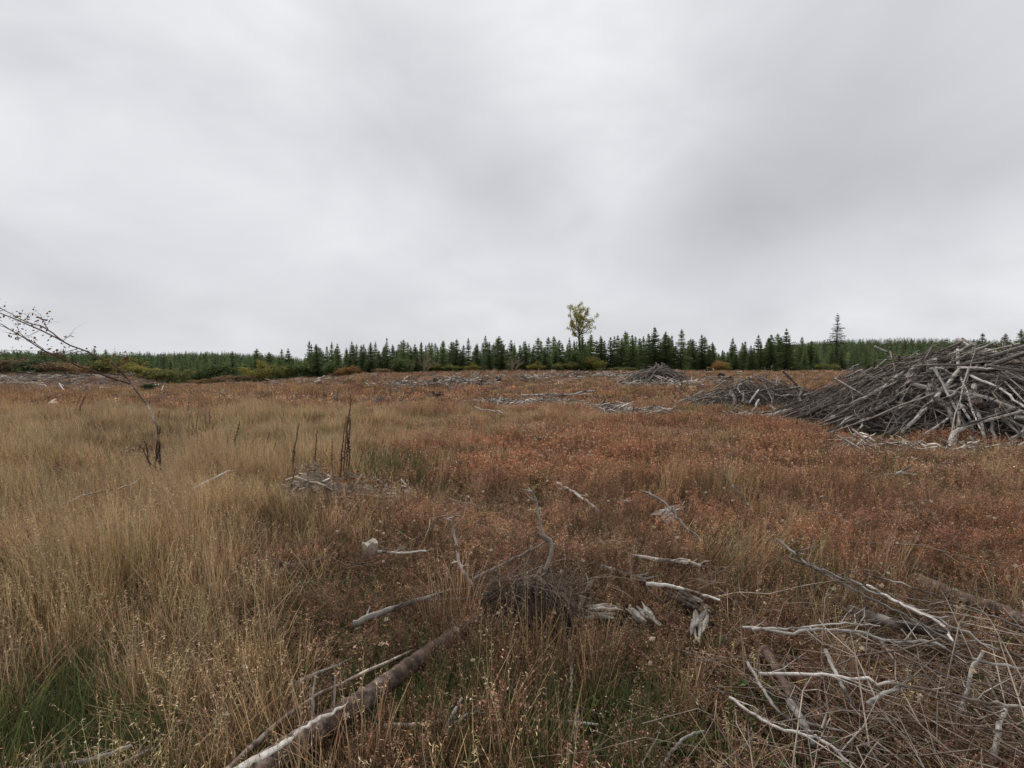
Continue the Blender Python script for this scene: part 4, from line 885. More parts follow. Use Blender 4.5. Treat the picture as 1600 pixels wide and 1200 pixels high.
# gnarled stump with upright limbs and hanging rootlets
def gnarled():
    D = hit(842, 935)[1]; q = np.random.default_rng(3); b = hit(842, 985, 0, False); D = b[1] + .1; root = empty('gnarled_stump', b); tag(root, 'gnarled grey stump with a curved upright limb and hanging dry rootlets', 'stump')
    g = Geo()
    P = spline([at(845, 990, D), at(838, 940, D), at(842, 905, D), at(850, 888, D)], 8, .01, 1); tube(g, P - b, np.array([24, 21, 18, 14, 10, 7, 6, 5]) * D / F, 10, (.30, .26, .23), .22, seed=5)
    tube(g, spline([at(815, 925, D - .1), at(835, 905, D), at(855, 915, D - .15)], 7) - b, np.array([3, 5, 7, 7, 6, 5, 3]) * D / F, 8, (.35, .31, .28), .25, seed=6)
    obj('stump_body', g.mesh('stump_body', M_GREY), root)
    for (pix, w0, tp, sd, tw, ln) in [([(850, 900), (862, 862), (858, 842), (845, 822), (842, 800), (838, 780), (830, 766)], 9, .14, 7, 5, .12), ([(858, 845), (846, 838), (840, 834)], 7, .7, 9, 0, 0),
                              ([(906, 950), (915, 925), (926, 905)], 9, .6, 10, 1, .1), ([(812, 955), (790, 930), (770, 915)], 7, .4, 11, 4, .2)]:
        o, Q = upright('limb', pix, w0, M_GREY, None, None, D, tp, 16, .012, tw, .10, ln, sd, root, b, (.72, .68, .63), .2)
    g = Geo()
    for k in range(900):
        a = q.normal(0, 1); x0 = 838 + 44 * q.normal() * .9; p0 = at(x0, 897 + q.uniform(0, 45) + abs(x0 - 838) * .5, D + q.normal(0, .12)); dx = q.normal(0, .10); L_ = q.uniform(.12, .42)
        Q = np.array([p0, p0 + [dx * .5, -.04, -.1 * L_ + .02], p0 + [dx * 1.1, -.08, -.55 * L_], p0 + [dx * 1.4 + q.normal(0, .03), -.08, -L_]]); r = q.uniform(.0012, .0035)
        tube(g, Q - b, [r, r, r * .7, r * .4], 3, np.array([1, .82, .7]) * q.uniform(.2, .9), cap=False)
    for k in range(420):
        x0 = 838 + 46 * q.normal(); p0 = at(x0, 915 + q.uniform(-10, 30), D + q.normal(0, .1)); d = q.normal(0, 1, 3); d[2] = abs(d[2]) * .7; d /= np.linalg.norm(d); l = q.uniform(.08, .3); r = q.uniform(.001, .003)
        tube(g, np.array([p0, p0 + d * l * .5 + q.normal(0, .02, 3), p0 + d * l]) - b, [r, r * .7, r * .3], 3, np.array([1, .86, .76]) * q.uniform(.3, 1.2), cap=False)
    tag(obj('rootlets', g.mesh('rootlets', M_TWIG), root), kind='stuff'); SEGS.append((b - [.2, .12, 0], b + [.22, -.12, 0], .26))
gnarled()
D1 = hit(748, 945, .05)[1]
upright('branch', [(752, 945), (740, 925), (722, 890), (714, 862), (710, 835), (704, 815), (700, 808)], 7, M_GREY, 'upright weathered branch with a hooked tip left of the gnarled stump', 'branch', D1, .35, 18, .008, 4, .14, .1, 61)
D2 = hit(1480, 1150, .0)[1]
upright('branch', [(1478, 1165), (1482, 1140), (1500, 1110), (1512, 1080), (1518, 1050), (1536, 1018)], 8, M_BARE, 'white crooked branch standing over the long branches at lower right', 'branch', D2, .6, 16, .008, 2, .08, .12, 62)
upright('branch', [(1547, 1215), (1552, 1180), (1560, 1150), (1562, 1130), (1572, 1108)], 9, M_BARE, 'short white upright branch at the lower right corner', 'branch', hit(1550, 1215, 0)[1], .7, 12, .008, 0, .1, .1, 63)
upright('branch', [(488, 1125), (490, 1110), (489, 1080), (493, 1056)], 5, M_BARE, 'thin white upright splinter between the pole and the thick log', 'branch', hit(488, 1105, .15)[1], .5, 8, .01, 0, .1, 0, 64)
upright('branch', [(522, 1105), (523, 1080), (524, 1056)], 5, M_BARE, 'small white upright splinter right of the first one by the pole', 'branch', hit(522, 1090, .15)[1], .5, 8, .01, 0, .1, 0, 65)
upright('branch', [(690, 1150), (700, 1130), (712, 1108), (722, 1090)], 6, M_BARE, 'white straight splinter leaning right at bottom centre', 'branch', hit(690, 1150, .1)[1], .8, 8, .004, 0, .1, .1, 66)
upright('branch', [(586, 1200), (590, 1150), (588, 1130)], 4, M_TWIG, 'thin upright twig at the right end of the thick fallen log', 'branch', hit(586, 1200, .05)[1], .5, 8, .01, 1, .1, 0, 67)
# stumps: tapered, jagged top, root flare
def stump(px, py, wpx, hpx, label, mat, seed, roots=4, D=None, wads=False):
    b = hit(px, py, 0, False); D = b[1]; k = D / F; q = np.random.default_rng(seed); g = Geo(); r = wpx / 2 * k; h = hpx * k; sides = 12
    th = np.arange(sides) * 2 * pi / sides; rows = [(-.15, 1.5), (h * .15, 1.2), (h * .55, 1.0), (h, .93)]; V = []
    top = q.uniform(-.16, .14, sides) * h; flare = 1 + .25 * np.sin(th * roots + q.uniform(0, 6)) 
    for i, (z, s) in enumerate(rows):
        rr = r * s * (flare ** (1.0 if i < 2 else .3)) * (1 + q.normal(0, .04, sides)); V.append(np.stack([rr * np.cos(th), rr * np.sin(th), z + (top if i == 3 else np.zeros(sides))], -1))
    V = np.concatenate(V); i = np.arange(3)[:, None] * sides; j = np.arange(sides); j2 = (j + 1) % sides
    g.add(V, np.stack([i + j, i + j2, i + sides + j2, i + sides + j], -1).reshape(-1, 4), (.75, .7, .66)); root = empty('stump', b); tag(root, label, 'stump'); obj('stump_body', g.mesh('stump_body', mat), root)
    g = Geo(); g.add(np.vstack([V[3 * sides:] + [0, 0, .002], [[0, 0, h * .93]]]), np.stack([np.full(sides, sides), j, j2], -1), (1.25, 1.2, 1.1)); obj('cut_face', g.mesh('cut_face', M_GREY if mat is not M_DARK else M_DARK), root)
    SEGS.append((b, b + [0.01, 0, 0], r * 1.1)); return root
STUMPS = [(1237, 748, 24, 12, 'low flat-topped stump in the rusty weeds in front of the low brush pile', M_GREY), (578, 872, 26, 26, 'small round-topped stump in the straw grass left of centre', M_GREY),
 (585, 590, 9, 7, 'small pale stump on the crest under the bare-tipped conifer', M_BARE), (683, 600, 11, 9, 'dark tilted stump on the crest in front of the pale leafless shrub', M_DARK), (735, 602, 6, 7, 'small dark stump on the crest, left of the centre shrub', M_DARK),
 (779, 600, 8, 10, 'dark upright stump below the pale leafless shrub at centre', M_DARK), (1127, 592, 10, 8, 'dark stump at the crest right of the far brush pile', M_DARK), (1140, 594, 8, 6, 'brown stump beside the charred snag on the right', M_TRUNK),
 (360, 616, 12, 7, 'grey stump on the brown field left of centre', M_GREY), (490, 596, 7, 5, 'tiny pale stump at the left end of the crest', M_BARE), (550, 592, 9, 5, 'pale stump on the crest left of the bare-tipped conifer', M_BARE),
 (443, 605, 7, 5, 'tiny white stump in the brown field', M_BARE), (1118, 650 - 20, 8, 6, 'small stump left of the low brush pile', M_GREY), (865, 583, 8, 5, 'pale stump at the foot of the trees under the yellow-leaved tree', M_BARE),
 (1197, 606, 5, 8, 'pale stub post behind the low brush pile, left one', M_BARE), (137, 606, 9, 5, 'white stump at the foot of the slash slope at left', M_BARE), (55, 597, 9, 4, 'dark stump on the slash slope at left', M_DARK), (155, 600, 7, 4, 'grey stump on the slash slope near the sapling', M_GREY)]
for k, (px, py, w_, h_, lab, mt) in enumerate(STUMPS): stump(px, py, w_, h_, lab, mt, 70 + k)
# uprooted root wads
def wad(px, py, wpx, hpx, label, mat, seed, n=40):
    b = hit(px, py, 0, False); k = b[1] / F; q = np.random.default_rng(seed); root = empty('root_wad', b); tag(root, label, 'root wad'); g = Geo()
    s = hpx * k; tube(g, [[-wpx * k * .12, 0, -.05], [0, 0, s * .35], [wpx * k * .1, 0, s * .5]], [s * .3, s * .34, s * .2], 9, (1, 1, 1), .3, seed=seed); obj('root_crown', g.mesh('root_crown', mat), root)
    for j in range(n):
        d = q.normal(0, 1, 3) * [wpx / hpx * .8, .8, 1]; d[2] = abs(d[2]); d /= np.linalg.norm(d) + 1e-6; l = np.array([wpx * .5, wpx * .4, hpx * .9]) * k * q.uniform(.5, 1); p0 = np.array([0, 0, s * .3]); g = Geo()
        p1 = p0 + d * l * .55 + q.normal(0, s * .08, 3); p2 = p0 + d * l + q.normal(0, s * .12, 3); p2[2] = max(p2[2], .02); tube(g, [p0, (p0 + p1) / 2, p1, p2], np.array([.09, .07, .05, .02]) * s * q.uniform(.5, 1.3), 4, (1, 1, 1), cap=False); obj('root', g.mesh('root', mat), root)
    SEGS.append((b - [0, .1, 0], b + [.01, 0, 0], wpx * .3 * k))
wad(685, 622, 24, 13, 'dark uprooted root wad with its log pointing left, on the brown field', M_DARK, 1, 26); wad(594, 635, 30, 17, 'grey bristly root wad at the edge of the straw grass', M_TWIG, 2, 46)
wad(705, 634, 16, 9, 'small dark root wad right of the larger dark one', M_DARK, 3, 16); wad(1126, 592, 10, 10, 'charred forked snag on the crest right of the far brush pile', M_DARK, 4, 8); wad(820, 627, 12, 6, 'small dark root wad left of the pale fallen log', M_DARK, 6, 14)
FARLOGS = [([(650, 618, .15), (678, 617, .2)], 2.6, M_GREY, 'grey log attached left of the dark root wad', .9), ([(815, 618, .25), (870, 617, .35), (930, 611, .5)], 4.2, M_GREY, 'long pale log lying across the field below the yellow-leaved tree'), 
 ([(845, 619, .25), (925, 616, .35)], 2.8, M_BARE, 'thin bleached log just under the long pale one'), ([(925, 587, .45), (1000, 586, .5)], 2.4, M_GREY, 'straight grey pole leading to the far brush pile'), ([(742, 636, .3), (785, 646, .3)], 2.6, M_BARE, 'pale stick at the right of the litter strip at centre'),
 ([(745, 609, .1), (790, 606, .3)], 2, M_STICK, 'dark stick across the crest at centre'), ([(625, 598, .2), (637, 588, .5)], 2, M_BARE, 'white stick standing aslant on the crest'), ([(612, 598, .2), (626, 602, .2)], 2.4, M_BARE, 'white wood bit beside the slanting white stick'),
 ([(702, 596, .2), (710, 600, .2)], 2.2, M_BARE, 'white wood bit right of the dark tilted stump'), ([(1091, 596, .2), (1100, 602, .2)], 2, M_BARE, 'white stick right of the far brush pile'), ([(1045, 632, .15), (1057, 629, .2)], 2, M_BARE, 'short white stick left of the low brush pile'),
 ([(880, 632, .1), (886, 638, .1)], 2, M_BARE, 'white upright stick at the litter strip'), ([(505, 600, .1), (535, 598, .2)], 2, M_GREY, 'grey log on the crest at the left end of the tree line'), ([(0, 592, .2), (40, 593, .2)], 2, M_GREY, 'grey log on the slash slope at the left edge'),
 ([(60, 603, .15), (100, 610, .15)], 2, M_BARE, 'pale log at the lower edge of the slash slope'), ([(1100, 588, .3), (1180, 590, .3)], 1.6, M_GREY, 'thin grey pole on the crest at right'), ([(340, 610, .1), (350, 616, .2)], 2.4, M_STICK, 'dark stick beside the grey stump left of centre')]
for k, t in enumerate(FARLOGS):
    wood('log_piece', t[0], t[1] * .85, t[2], t[3], 'log', .8, 8, .01, 1, .4, 6, .15, .25, 200 + k)
# thin snag posts
for k, (px, py, hp, lab) in enumerate([(1214, 603, 16, 'short broken post standing left behind the low brush pile'), (1237, 600, 14, 'thin white post standing right behind the low brush pile'), (1206, 579, 9, 'tiny white post at the foot of the trees on the right'), (1255, 592, 8, 'short grey post left of the largest brush pile'), (742, 592, 12, 'thin dead stick standing on the crest at centre')]):
    upright('snag_post', [(px, py), (px - 1, py - hp * .5), (px + 1, py - hp)], 2.2, M_GREY, lab, 'post', min(hit(px, py)[1], 84), .7, 5, .01, 0, .1, 0, 300 + k)

# ------------------------------------------------------------------ dead flower stalks with seed capsules
def stalk(px, pyb, pxt, pyt, wpx, label, seed, frac=.62, D=None):
    D = hit(px, pyb, 0, False)[1] if D is None else D; q = np.random.default_rng(seed); C = [at(px, pyb, D), at(px + (pxt - px) * .25, pyb + (pyt - pyb) * .5, D), at(pxt, pyt, D)]; C[0][2] = float(terrain(C[0][0], C[0][1])) - .03
    P = spline(C, 14, .004, seed); b = P[0]; root = empty('dead_stalk', b); tag(root, label, 'dead flower stalk', 'dead flower stalks in the straw grass'); k = D / F; g = Geo(); tube(g, P - b, np.linspace(.0085, .0035, 14), 5, (1, 1, 1)); obj('stem', g.mesh('stem', M_STALK, True), root)
    g = Geo(); H = np.linalg.norm(P[-1] - P[0]); n = int(H * frac / .014); t = np.linspace(1 - frac, .995, n); idx = t * 13; i = np.minimum(idx.astype(int), 12); f = (idx - i)[:, None]; S = P[i] * (1 - f) + P[i + 1] * f - b
    for j in range(n):
        a = j * 2.4 + q.normal(0, .2); u = (j / n); l = .030 * (1 - .55 * u) * q.uniform(.8, 1.25) * (.6 if u < .05 else 1) * wpx; d = np.array([math.cos(a), math.sin(a), .75]); d /= np.linalg.norm(d); s = np.cross(d, [0, 0, 1]); s /= np.linalg.norm(s); w_ = np.cross(d, s); m = l * .36
        c = S[j]; V = [c, c + d * l * .45 + s * m, c + d * l * .45 + w_ * m, c + d * l * .45 - s * m, c + d * l * .45 - w_ * m, c + d * l]; g.add(V, [[0, 2, 1], [0, 3, 2], [0, 4, 3], [0, 1, 4], [5, 1, 2], [5, 2, 3], [5, 3, 4], [5, 4, 1]], np.array([1, 1, 1]) * q.uniform(.6, 1.7))
    o = obj('seed_capsules', g.mesh('seed_capsules', M_STALK), root); tag(o, kind='stuff')
ST = [(545, 772, 548, 618, 1.15, 'tallest of the dark seed stalks, straight, behind the bark heap'), (536, 770, 545, 645, 1.0, 'dark seed stalk leaning on the tallest one from the left'), (531, 775, 541, 650, .9, 'dark seed stalk bowed left of the tallest pair'), (541, 772, 544, 650, .8, 'thin dark seed stalk hidden behind the tallest one'),
 (518, 760, 520, 686, 1.1, 'medium dark seed stalk left of the tallest group'), (491, 765, 496, 673, 1.0, 'dark seed stalk rising over the left end of the bark heap'), (455, 768, 468, 662, 1.1, 'dark seed stalk curving right, left of the bark heap'), (453, 790, 462, 730, .9, 'short dark stalk at the left end of the bark heap'),
 (412, 742, 421, 675, 1, 'dark seed stalk, left of a close pair in the straw grass'), (420, 750, 431, 692, .9, 'short dark seed stalk, right of a close pair in the straw grass'), (364, 735, 375, 656, 1.2, 'dark seed stalk right of the sapling, taller of two'), (358, 735, 355, 680, 1.1, 'dark seed stalk right of the sapling, shorter of two'),
 (556, 765, 567, 708, .7, 'thin short stalk right of the tallest group'), (121, 662, 136, 615, 1.6, 'thick dark stalk in the grass far left of the sapling'), (117, 660, 124, 622, 1.2, 'dark stalk behind the thick one far left of the sapling'), (89, 672, 88, 648, 1.2, 'short dark stalk at the far left grass'), 
 (328, 690, 335, 662, 1, 'short dark stalk in the yellowish grass right of the sapling'), (293, 660, 295, 630, 1, 'thin distant stalk above the yellowish grass'), (351, 652, 352, 632, .9, 'distant small stalk near the brown field'), (336, 655, 334, 640, .9, 'small distant stalk left of another by the brown field'),
 (1060, 690, 1060, 672, 1.6, 'lone small dark stalk in the rusty weeds left of the low brush pile'), (246, 670, 250, 640, 1.1, 'dark stalk rising beside the sapling stem foot'), (262, 675, 265, 643, .9, 'second dark stalk right of the sapling stem foot')]
for k, (a, b, c, d, w_, lab) in enumerate(ST): stalk(a, b, c, d, w_, lab, 400 + k)

# ------------------------------------------------------------------ leaning sapling at the left
def sapling():
    D = hit(250, 772, 0, False)[1]; b = hit(250, 772, 0, False); root = empty('leaning_sapling', b); tag(root, 'bare young tree leaning left with a few red-brown leaves', 'sapling'); q = np.random.default_rng(12)
    tr, P = upright('trunk', [(252, 778), (250, 720), (246, 668), (232, 638), (209, 604), (195, 588)], 2.8, M_GREY, None, None, D, .85, 18, .003, 0, .1, -.2, 1, root, b, np.concatenate([np.full((6, 3), .22), np.full((2, 3), .55), np.full((10, 3), .95)]))
    D2 = P[-1][1]
    BR = [([(195, 588), (180, 570), (150, 555), (98, 533), (50, 508), (0, 490), (-40, 472)], 3.4, .35), ([(203, 600), (165, 587), (118, 571), (75, 551), (35, 527), (5, 508), (-30, 498)], 2.6, .3), ([(100, 534), (70, 513), (35, 500), (0, 481), (-30, 470)], 2.0, .3),
          ([(75, 552), (60, 540), (35, 524), (28, 512), (28, 500)], 1.2, .4), ([(120, 545), (105, 550), (90, 553), (60, 549), (0, 547)], 1.0, .4), ([(130, 548), (90, 556), (70, 545)], 1.0, .3), ([(60, 517), (40, 525), (10, 520)], 1.0, .3),
          ([(184, 573), (196, 565), (200, 556)], 1.0, .4), ([(98, 533), (105, 527), (112, 524)], .9, .4), ([(75, 514), (70, 505), (62, 490)], 1.0, .4), ([(40, 500), (45, 492), (46, 489)], .9, .4), ([(110, 568), (122, 580), (128, 581)], 1.0, .3)]
    g2 = []
    for k, (pix, w_, tp) in enumerate(BR): o, Q = upright('branch', pix, w_, M_STALK if k else M_TRUNK, None, None, D2 - .1 * k * (k > 2) * .3, tp, 14, .004, 3, .18, -.35, 20 + k, root, b, (1.8, 1.6, 1.5)); g2.append(Q)
    g = Geo(); pos = []
    for Q, n in zip(g2, [30, 34, 60, 24, 40, 18, 22, 14, 4, 26, 18, 6]):
        i = q.integers(4, 14, n); pos.append(Q[i] + q.normal(0, .035, (n, 3)))
    pos = np.concatenate(pos) - b; n = len(pos); cols = np.array([[.16, .055, .04], [.10, .05, .035], [.20, .10, .05], [.08, .045, .035]])
    leaves(g, pos, q.uniform(.022, .048, n), cols[q.integers(0, 4, n)], q, 1.9); 
    Pb = np.array([at(u, v, D2) for u, v in [(172, 568), (180, 570), (190, 580), (205, 585), (185, 562)] for _ in range(14)]) + q.normal(0, .07, (70, 3)) - b
    leaves(g, Pb, q.uniform(.03, .06, 70), np.array([.20, .15, .045]) * q.uniform(.6, 1.2, (70, 1)), q, 1.8)
    tag(obj('leaf_cluster', g.mesh('leaf_cluster', M_LEAF), root), kind='stuff')
    # dark dead shoots at its foot
    for k, pix in enumerate([[(236, 770), (243, 735), (247, 700), (250, 665)], [(250, 775), (240, 740), (228, 712), (219, 695)], [(262, 775), (240, 735), (225, 690)], [(262, 770), (255, 740), (246, 715), (246, 690)]]):
        upright('dead_shoot', pix, 3.2, M_STALK, None, None, D - .05 * k, .4, 12, .012, 7, .10, .05, 50 + k, root, b)
sapling()
# ------------------------------------------------------------------ heap of bark and splinters behind the stalks
def heap():
    b = hit(545, 785, 0, False); root = empty('bark_heap', b); tag(root, 'low heap of white splinters and orange bark chips at the foot of the dark stalks', 'wood heap'); q = np.random.default_rng(5); k = b[1] / F; W = 95 * k
    def top(x): return .20 + .22 * np.exp(-((x + W * .68) / (W * .33)) ** 2) + .10 * np.exp(-((x - W * .1) / (W * .6)) ** 2)
    g = Geo()
    for j in range(150):
        x = q.uniform(-1, 1) * W; y = q.normal(0, .11); z = q.uniform(0, 1) * float(top(x)); a = q.normal(0.05, .9); l = q.uniform(.025, .09); d = np.array([math.cos(a), math.sin(a) * .6, q.normal(.0, .5)]); c = np.array([x, y, z])
        w_ = q.uniform(.006, .02); s = np.cross(d, [0, 0, 1.]); s /= np.linalg.norm(s); u = np.cross(s, d); V = []
        for e in (-1, 1):
            for (p, r_) in ((-1, -1), (1, -1), (1, 1), (-1, 1)): V.append(c + d * l * e + s * w_ * p * (1 if e < 0 else q.uniform(.2, 1)) + u * w_ * .35 * r_)
        col = np.array([1, .97, .92]) * q.uniform(.7, 2.0); 
        if x > -W * .1 and q.random() < .4: col = np.array([.85, .34, .17]) * q.uniform(.5, 1)
        gg = Geo() if j < 60 else g; gg.add(V, [[0, 1, 2, 3], [7, 6, 5, 4], [0, 4, 5, 1], [1, 5, 6, 2], [2, 6, 7, 3], [3, 7, 4, 0]], col)
        if j < 60: obj('splinter', gg.mesh('splinter', M_CHIP), root)
    for j in range(900):
        x = q.uniform(-1, 1) * W * 1.02; y = q.normal(0, .13); z = q.uniform(.4, 1.1) * float(top(x)); col = np.array([1, .97, .92]) * q.uniform(.45, 1.4); 
        if x > -W * .1 and q.random() < .45: col = np.array([.8, .33, .17]) * q.uniform(.5, 1.1)
        leaves(g, np.array([[x, y, z]]), q.uniform(.02, .05), col, q, 2.0, .4)
    tag(obj('chips', g.mesh('chips', M_CHIP), root), kind='stuff')
    g = Geo(); xs = np.linspace(-W * 1.05, W * 1.05, 24); ys = np.linspace(-.22, .3, 8); X, Y = np.meshgrid(xs, ys); Z = top(X) * np.clip(1 - ((Y - .02) / .24) ** 2, 0, 1) * .85 - .03 - .03 * q.random(X.shape); i = np.arange(7)[:, None] * 24 + np.arange(23)
    g.add(np.stack([X, Y, Z], -1).reshape(-1, 3), np.stack([i, i + 1, i + 25, i + 24], -1).reshape(-1, 4), (.7, .62, .54)); obj('heap_core', g.mesh('heap_core', M_CHIP), root)
    for (p, w_) in [([(-.8, .34), (-.3, .22)], .012), ([(-.95, .1), (-.55, .14)], .014), ([(.1, .13), (.95, .10)], .014), ([(-.2, .1), (.6, .12)], .011), ([(-.9, .04), (-.4, .2)], .01), ([(.3, .04), (.8, .07)], .016)]:
        g = Geo(); Q = spline([[p[0][0] * W, -.16, p[0][1]], [p[1][0] * W, -.12 + q.normal(0, .05), p[1][1]]], 7, .01, int(q.integers(1e6))); tube(g, Q, w_, 5, (1.25, 1.22, 1.15), .2); obj('splinter', g.mesh('splinter', M_CHIP), root)
    SEGS.append((b + [-W, 0, 0], b + [W, 0, 0], .18)); SEGS.append((b + [-W * .9, -.25, 0], b + [W * .8, -.25, 0], .12))
heap()
# ------------------------------------------------------------------ litter strips of grey twigs in the field (uncountable)
q = np.random.default_rng(31)
def tuft_stick(q):
    g = Geo()
    for k in range(16):
        a = q.uniform(0, 6.3); l = q.uniform(.08, .32); c = q.normal(0, .22, 3) * [1, 1, 0] + [0, 0, q.uniform(.02, .2)]; d = np.array([math.cos(a), math.sin(a), q.normal(0, .25)]) * l; r = q.uniform(.005, .018)
        tube(g, [c - d, c + q.normal(0, .02, 3), c + d], [r, r, r * .5], 4, np.array([1, .96, .92]) * q.choice([.5, 1.0, 1.5]), .2, cap=False, seed=int(q.integers(1e6)))
    return g
TW = [tuft_stick(np.random.default_rng(800 + k)) for k in range(6)]
def place_stuff(name, protos, mat, x, y, q, s0, s1, tint, label, cat, sz=None, tilt=.12, z=0.0, hs=None):
    n = len(x); rot = np.stack([q.normal(0, tilt, n), q.normal(0, tilt, n), q.uniform(0, 6.3, n)], -1); s = q.uniform(s0, s1, n) * (1 if sz is None else sz)
    sh = s if hs is None else s * hs
    return scatter(name, protos, mat, np.stack([x, y, surf(x, y) + z], -1), rot, np.stack([s, s, sh], -1), q.integers(0, len(protos), n), tint, label, cat)
for (a, b, r_) in [((835, 636), (905, 640), .45), ((905, 640), (960, 647), .45), ((960, 650), (1060, 654), .4), ((735, 636), (800, 638), .5), ((940, 588), (985, 590), .8)]:
    SEGS.append((hit(*a, 0, False), hit(*b, 0, False), r_))
xs, ys = [], []
for (px, py, spx, n, sp) in [(860, 637, 60, 42, .35), (930, 644, 50, 46, .35), (1010, 652, 55, 40, .4), (770, 637, 32, 40, .4), (950, 590, 60, 14, 1.0), (1000, 604, 60, 12, 1.2), (620, 606, 40, 8, 1.5), (720, 605, 60, 14, 2), (800, 594, 120, 22, 3), (1100, 604, 60, 10, 1.5),
                        (1290, 668, 50, 22, .3), (1470, 712, 90, 14, .2), (1180, 658, 70, 18, .2), (1040, 606, 30, 12, .5), (80, 592, 90, 40, 4), (30, 600, 80, 12, 2), (450, 600, 80, 10, 3)]:
    for _ in range(n):
        p = hit(px + q.normal(0, spx * .5), py + 0, 0, False); xs.append(p[0]); ys.append(p[1] + q.normal(0, sp))
xs = np.array(xs); ys = np.array(ys); ok = mound_h(xs, ys) < terrain(xs, ys) + .05; xs, ys = xs[ok], ys[ok]; d = ys
place_stuff('twig_litter', TW, M_GREY, xs, ys, q, .8, 1.5, np.tile([1, 1, 1], (len(xs), 1)) * q.uniform(.5, 1.4, (len(xs), 1)), 'strips of grey twig litter lying over the field', 'twig litter', sz=np.clip(d / 22, .8, 1.8), z=.04)
# twig tangle at the lower right
n = 88; px = q.normal(1460, 150, n); py = q.normal(1075, 85, n); ok = (px > 1120 + (py < 1000) * 140) & (py > 930); P = np.array([hit(a, b, .1, False) for a, b in zip(px[ok], np.clip(py[ok], 930, 1400))])
TG = [tuft_twig(np.random.default_rng(850 + k), 5, .30, (1.9, 1.72, 1.55)) for k in range(6)]
scatter('twig_tangle', TG, M_TWIG, P + [0, 0, -.05], np.stack([q.normal(0, .15, len(P)), q.normal(0, .15, len(P)), q.normal(0, .5, len(P))], -1), q.uniform(.6, 1.3, (len(P), 1)) * np.ones((1, 3)), q.integers(0, 6, len(P)), q.uniform(.6, 1.5, (len(P), 1)) * np.ones((1, 3)), 'tangle of fine grey twigs among the long white branches at lower right', 'twigs')

# bits of broken wood strewn over the far field, and upright dead stems
def bits(q):
    g = Geo()
    for k in range(3):
        a = q.uniform(0, 6.3); l = q.uniform(.1, .55); c = q.normal(0, .3, 3) * [1, 1, 0]; d = np.array([math.cos(a), math.sin(a), q.normal(0, .35)]) * l; c[2] = abs(d[2]) * .8 + .16
        r = q.uniform(.015, .06); tube(g, [c - d, c + q.normal(0, .04, 3), c + d], [r, r * 1.1, r * .5], 5, np.array([1, .97, .93]) * q.choice([.35, 1.0, 1.5], p=[.35, .35, .3]), .3, seed=int(q.integers(1e6)))
    return g
q = np.random.default_rng(71); x, y = sample_points(q, 700, 22, 86, .6, 1.1); px_ = 800 + F * x / y; ok = (q.random(len(x)) < np.interp(y, [22, 40, 60, 80], [.12, .3, .8, 1])) & clear_of(x, y); x, y = x[ok], y[ok]
place_stuff('wood_debris', [bits(np.random.default_rng(880 + k)) for k in range(8)], M_BARE, x, y, q, .4, .95, q.uniform(.5, 1.3, (len(x), 1)) * np.ones((1, 3)), 'small bits of broken bleached wood strewn over the far field', 'wood debris', tilt=.2)
def stems(q):
    g = Geo(); n = 9; b = q.normal(0, .35, (n, 3)) * [1, 1, 0]; c = blades(g, b, q.uniform(0, 6.3, n), np.abs(q.normal(0, .12, n)), q.uniform(.35, .9, n), .016, q.normal(0, .08, n), 3, (.11, .075, .055), (.13, .085, .06), face=q.uniform(0, pi, n))
    p = c[q.integers(0, n, 40), 3] * 1.0; t = q.random((40, 1)) ** 2; k = q.integers(0, n, 40); leaves(g, c[k, 3] * (1 - t) + c[k, 1] * t, .035, np.array([.13, .08, .055]), q, 2); return g
x, y = sample_points(q, 900, 11, 80, .8, 1.1); nn = fbm(x * .12 + 3, y * .12, 2); px_ = 800 + F * x / y; ok = (q.random(len(x)) < np.clip(nn * 1.5 + .25 + .5 * np.exp(-((px_ - 1000) / 60) ** 2 - ((y - 34) / 10) ** 2), .05, 1)) & clear_of(x, y); x, y = x[ok], y[ok]
place_stuff('dead_stems', [stems(np.random.default_rng(890 + k)) for k in range(6)], M_RUST, x, y, q, .6, 1.1, q.uniform(.6, 1.3, (len(x), 1)) * np.ones((1, 3)), 'dark dead stems standing over the weeds of the field', 'dead stems')

# ------------------------------------------------------------------ plants
def protos(f, n, s0): return [f(np.random.default_rng(s0 + k)) for k in range(n)]
NEAR_STRAW = protos(lambda q: tuft_straw(q, 34, .10, .46, .0042), 8, 1000)
MID_STRAW = protos(lambda q: tuft_straw(q, 42, .18, .44, .0075, True), 7, 1050)
FAR_STRAW = protos(lambda q: tuft_straw(q, 30, .34, .40, .022, True), 5, 1080)
NEAR_RUST = protos(lambda q: tuft_weed(q, 7, .09, .30, 'rust', .0085, .0026, 8, 5), 8, 1100)
MID_RUST = protos(lambda q: tuft_weed(q, 10, .17, .30, 'rust', .016, .005, 6, 4), 6, 1150)
FAR_RUST = protos(lambda q: tuft_weed(q, 12, .34, .27, 'rust', .045, .012, 4, 4), 5, 1180)
NEAR_DARK = protos(lambda q: tuft_weed(q, 7, .10, .28, 'dark', .0085, .0026, 7, 4), 8, 1200)
MID_DARK = protos(lambda q: tuft_weed(q, 10, .18, .30, 'dark', .016, .005, 5, 4), 5, 1250)
FAR_DARK = protos(lambda q: tuft_weed(q, 12, .34, .26, 'dark', .045, .012, 4, 4), 4, 1280)
FAR_SLASH = protos(lambda q: tuft_weed(q, 14, .36, .20, 'slash', .05, .014, 4, 3), 4, 1290)
NEAR_GREEN = protos(lambda q: tuft_green(q, 26, .09, .17, .0055, 0), 5, 1300)
BROAD = protos(lambda q: tuft_green(q, 8, .08, .14, .005, 16), 4, 1350)
FAR_GREEN = protos(lambda q: tuft_green(q, 24, .3, .25, .02, 8), 3, 1380)
GRND = protos(lambda q: tuft_weed(q, 12, .14, .10, 'dark', .013, .003, 4, 5), 5, 1400)

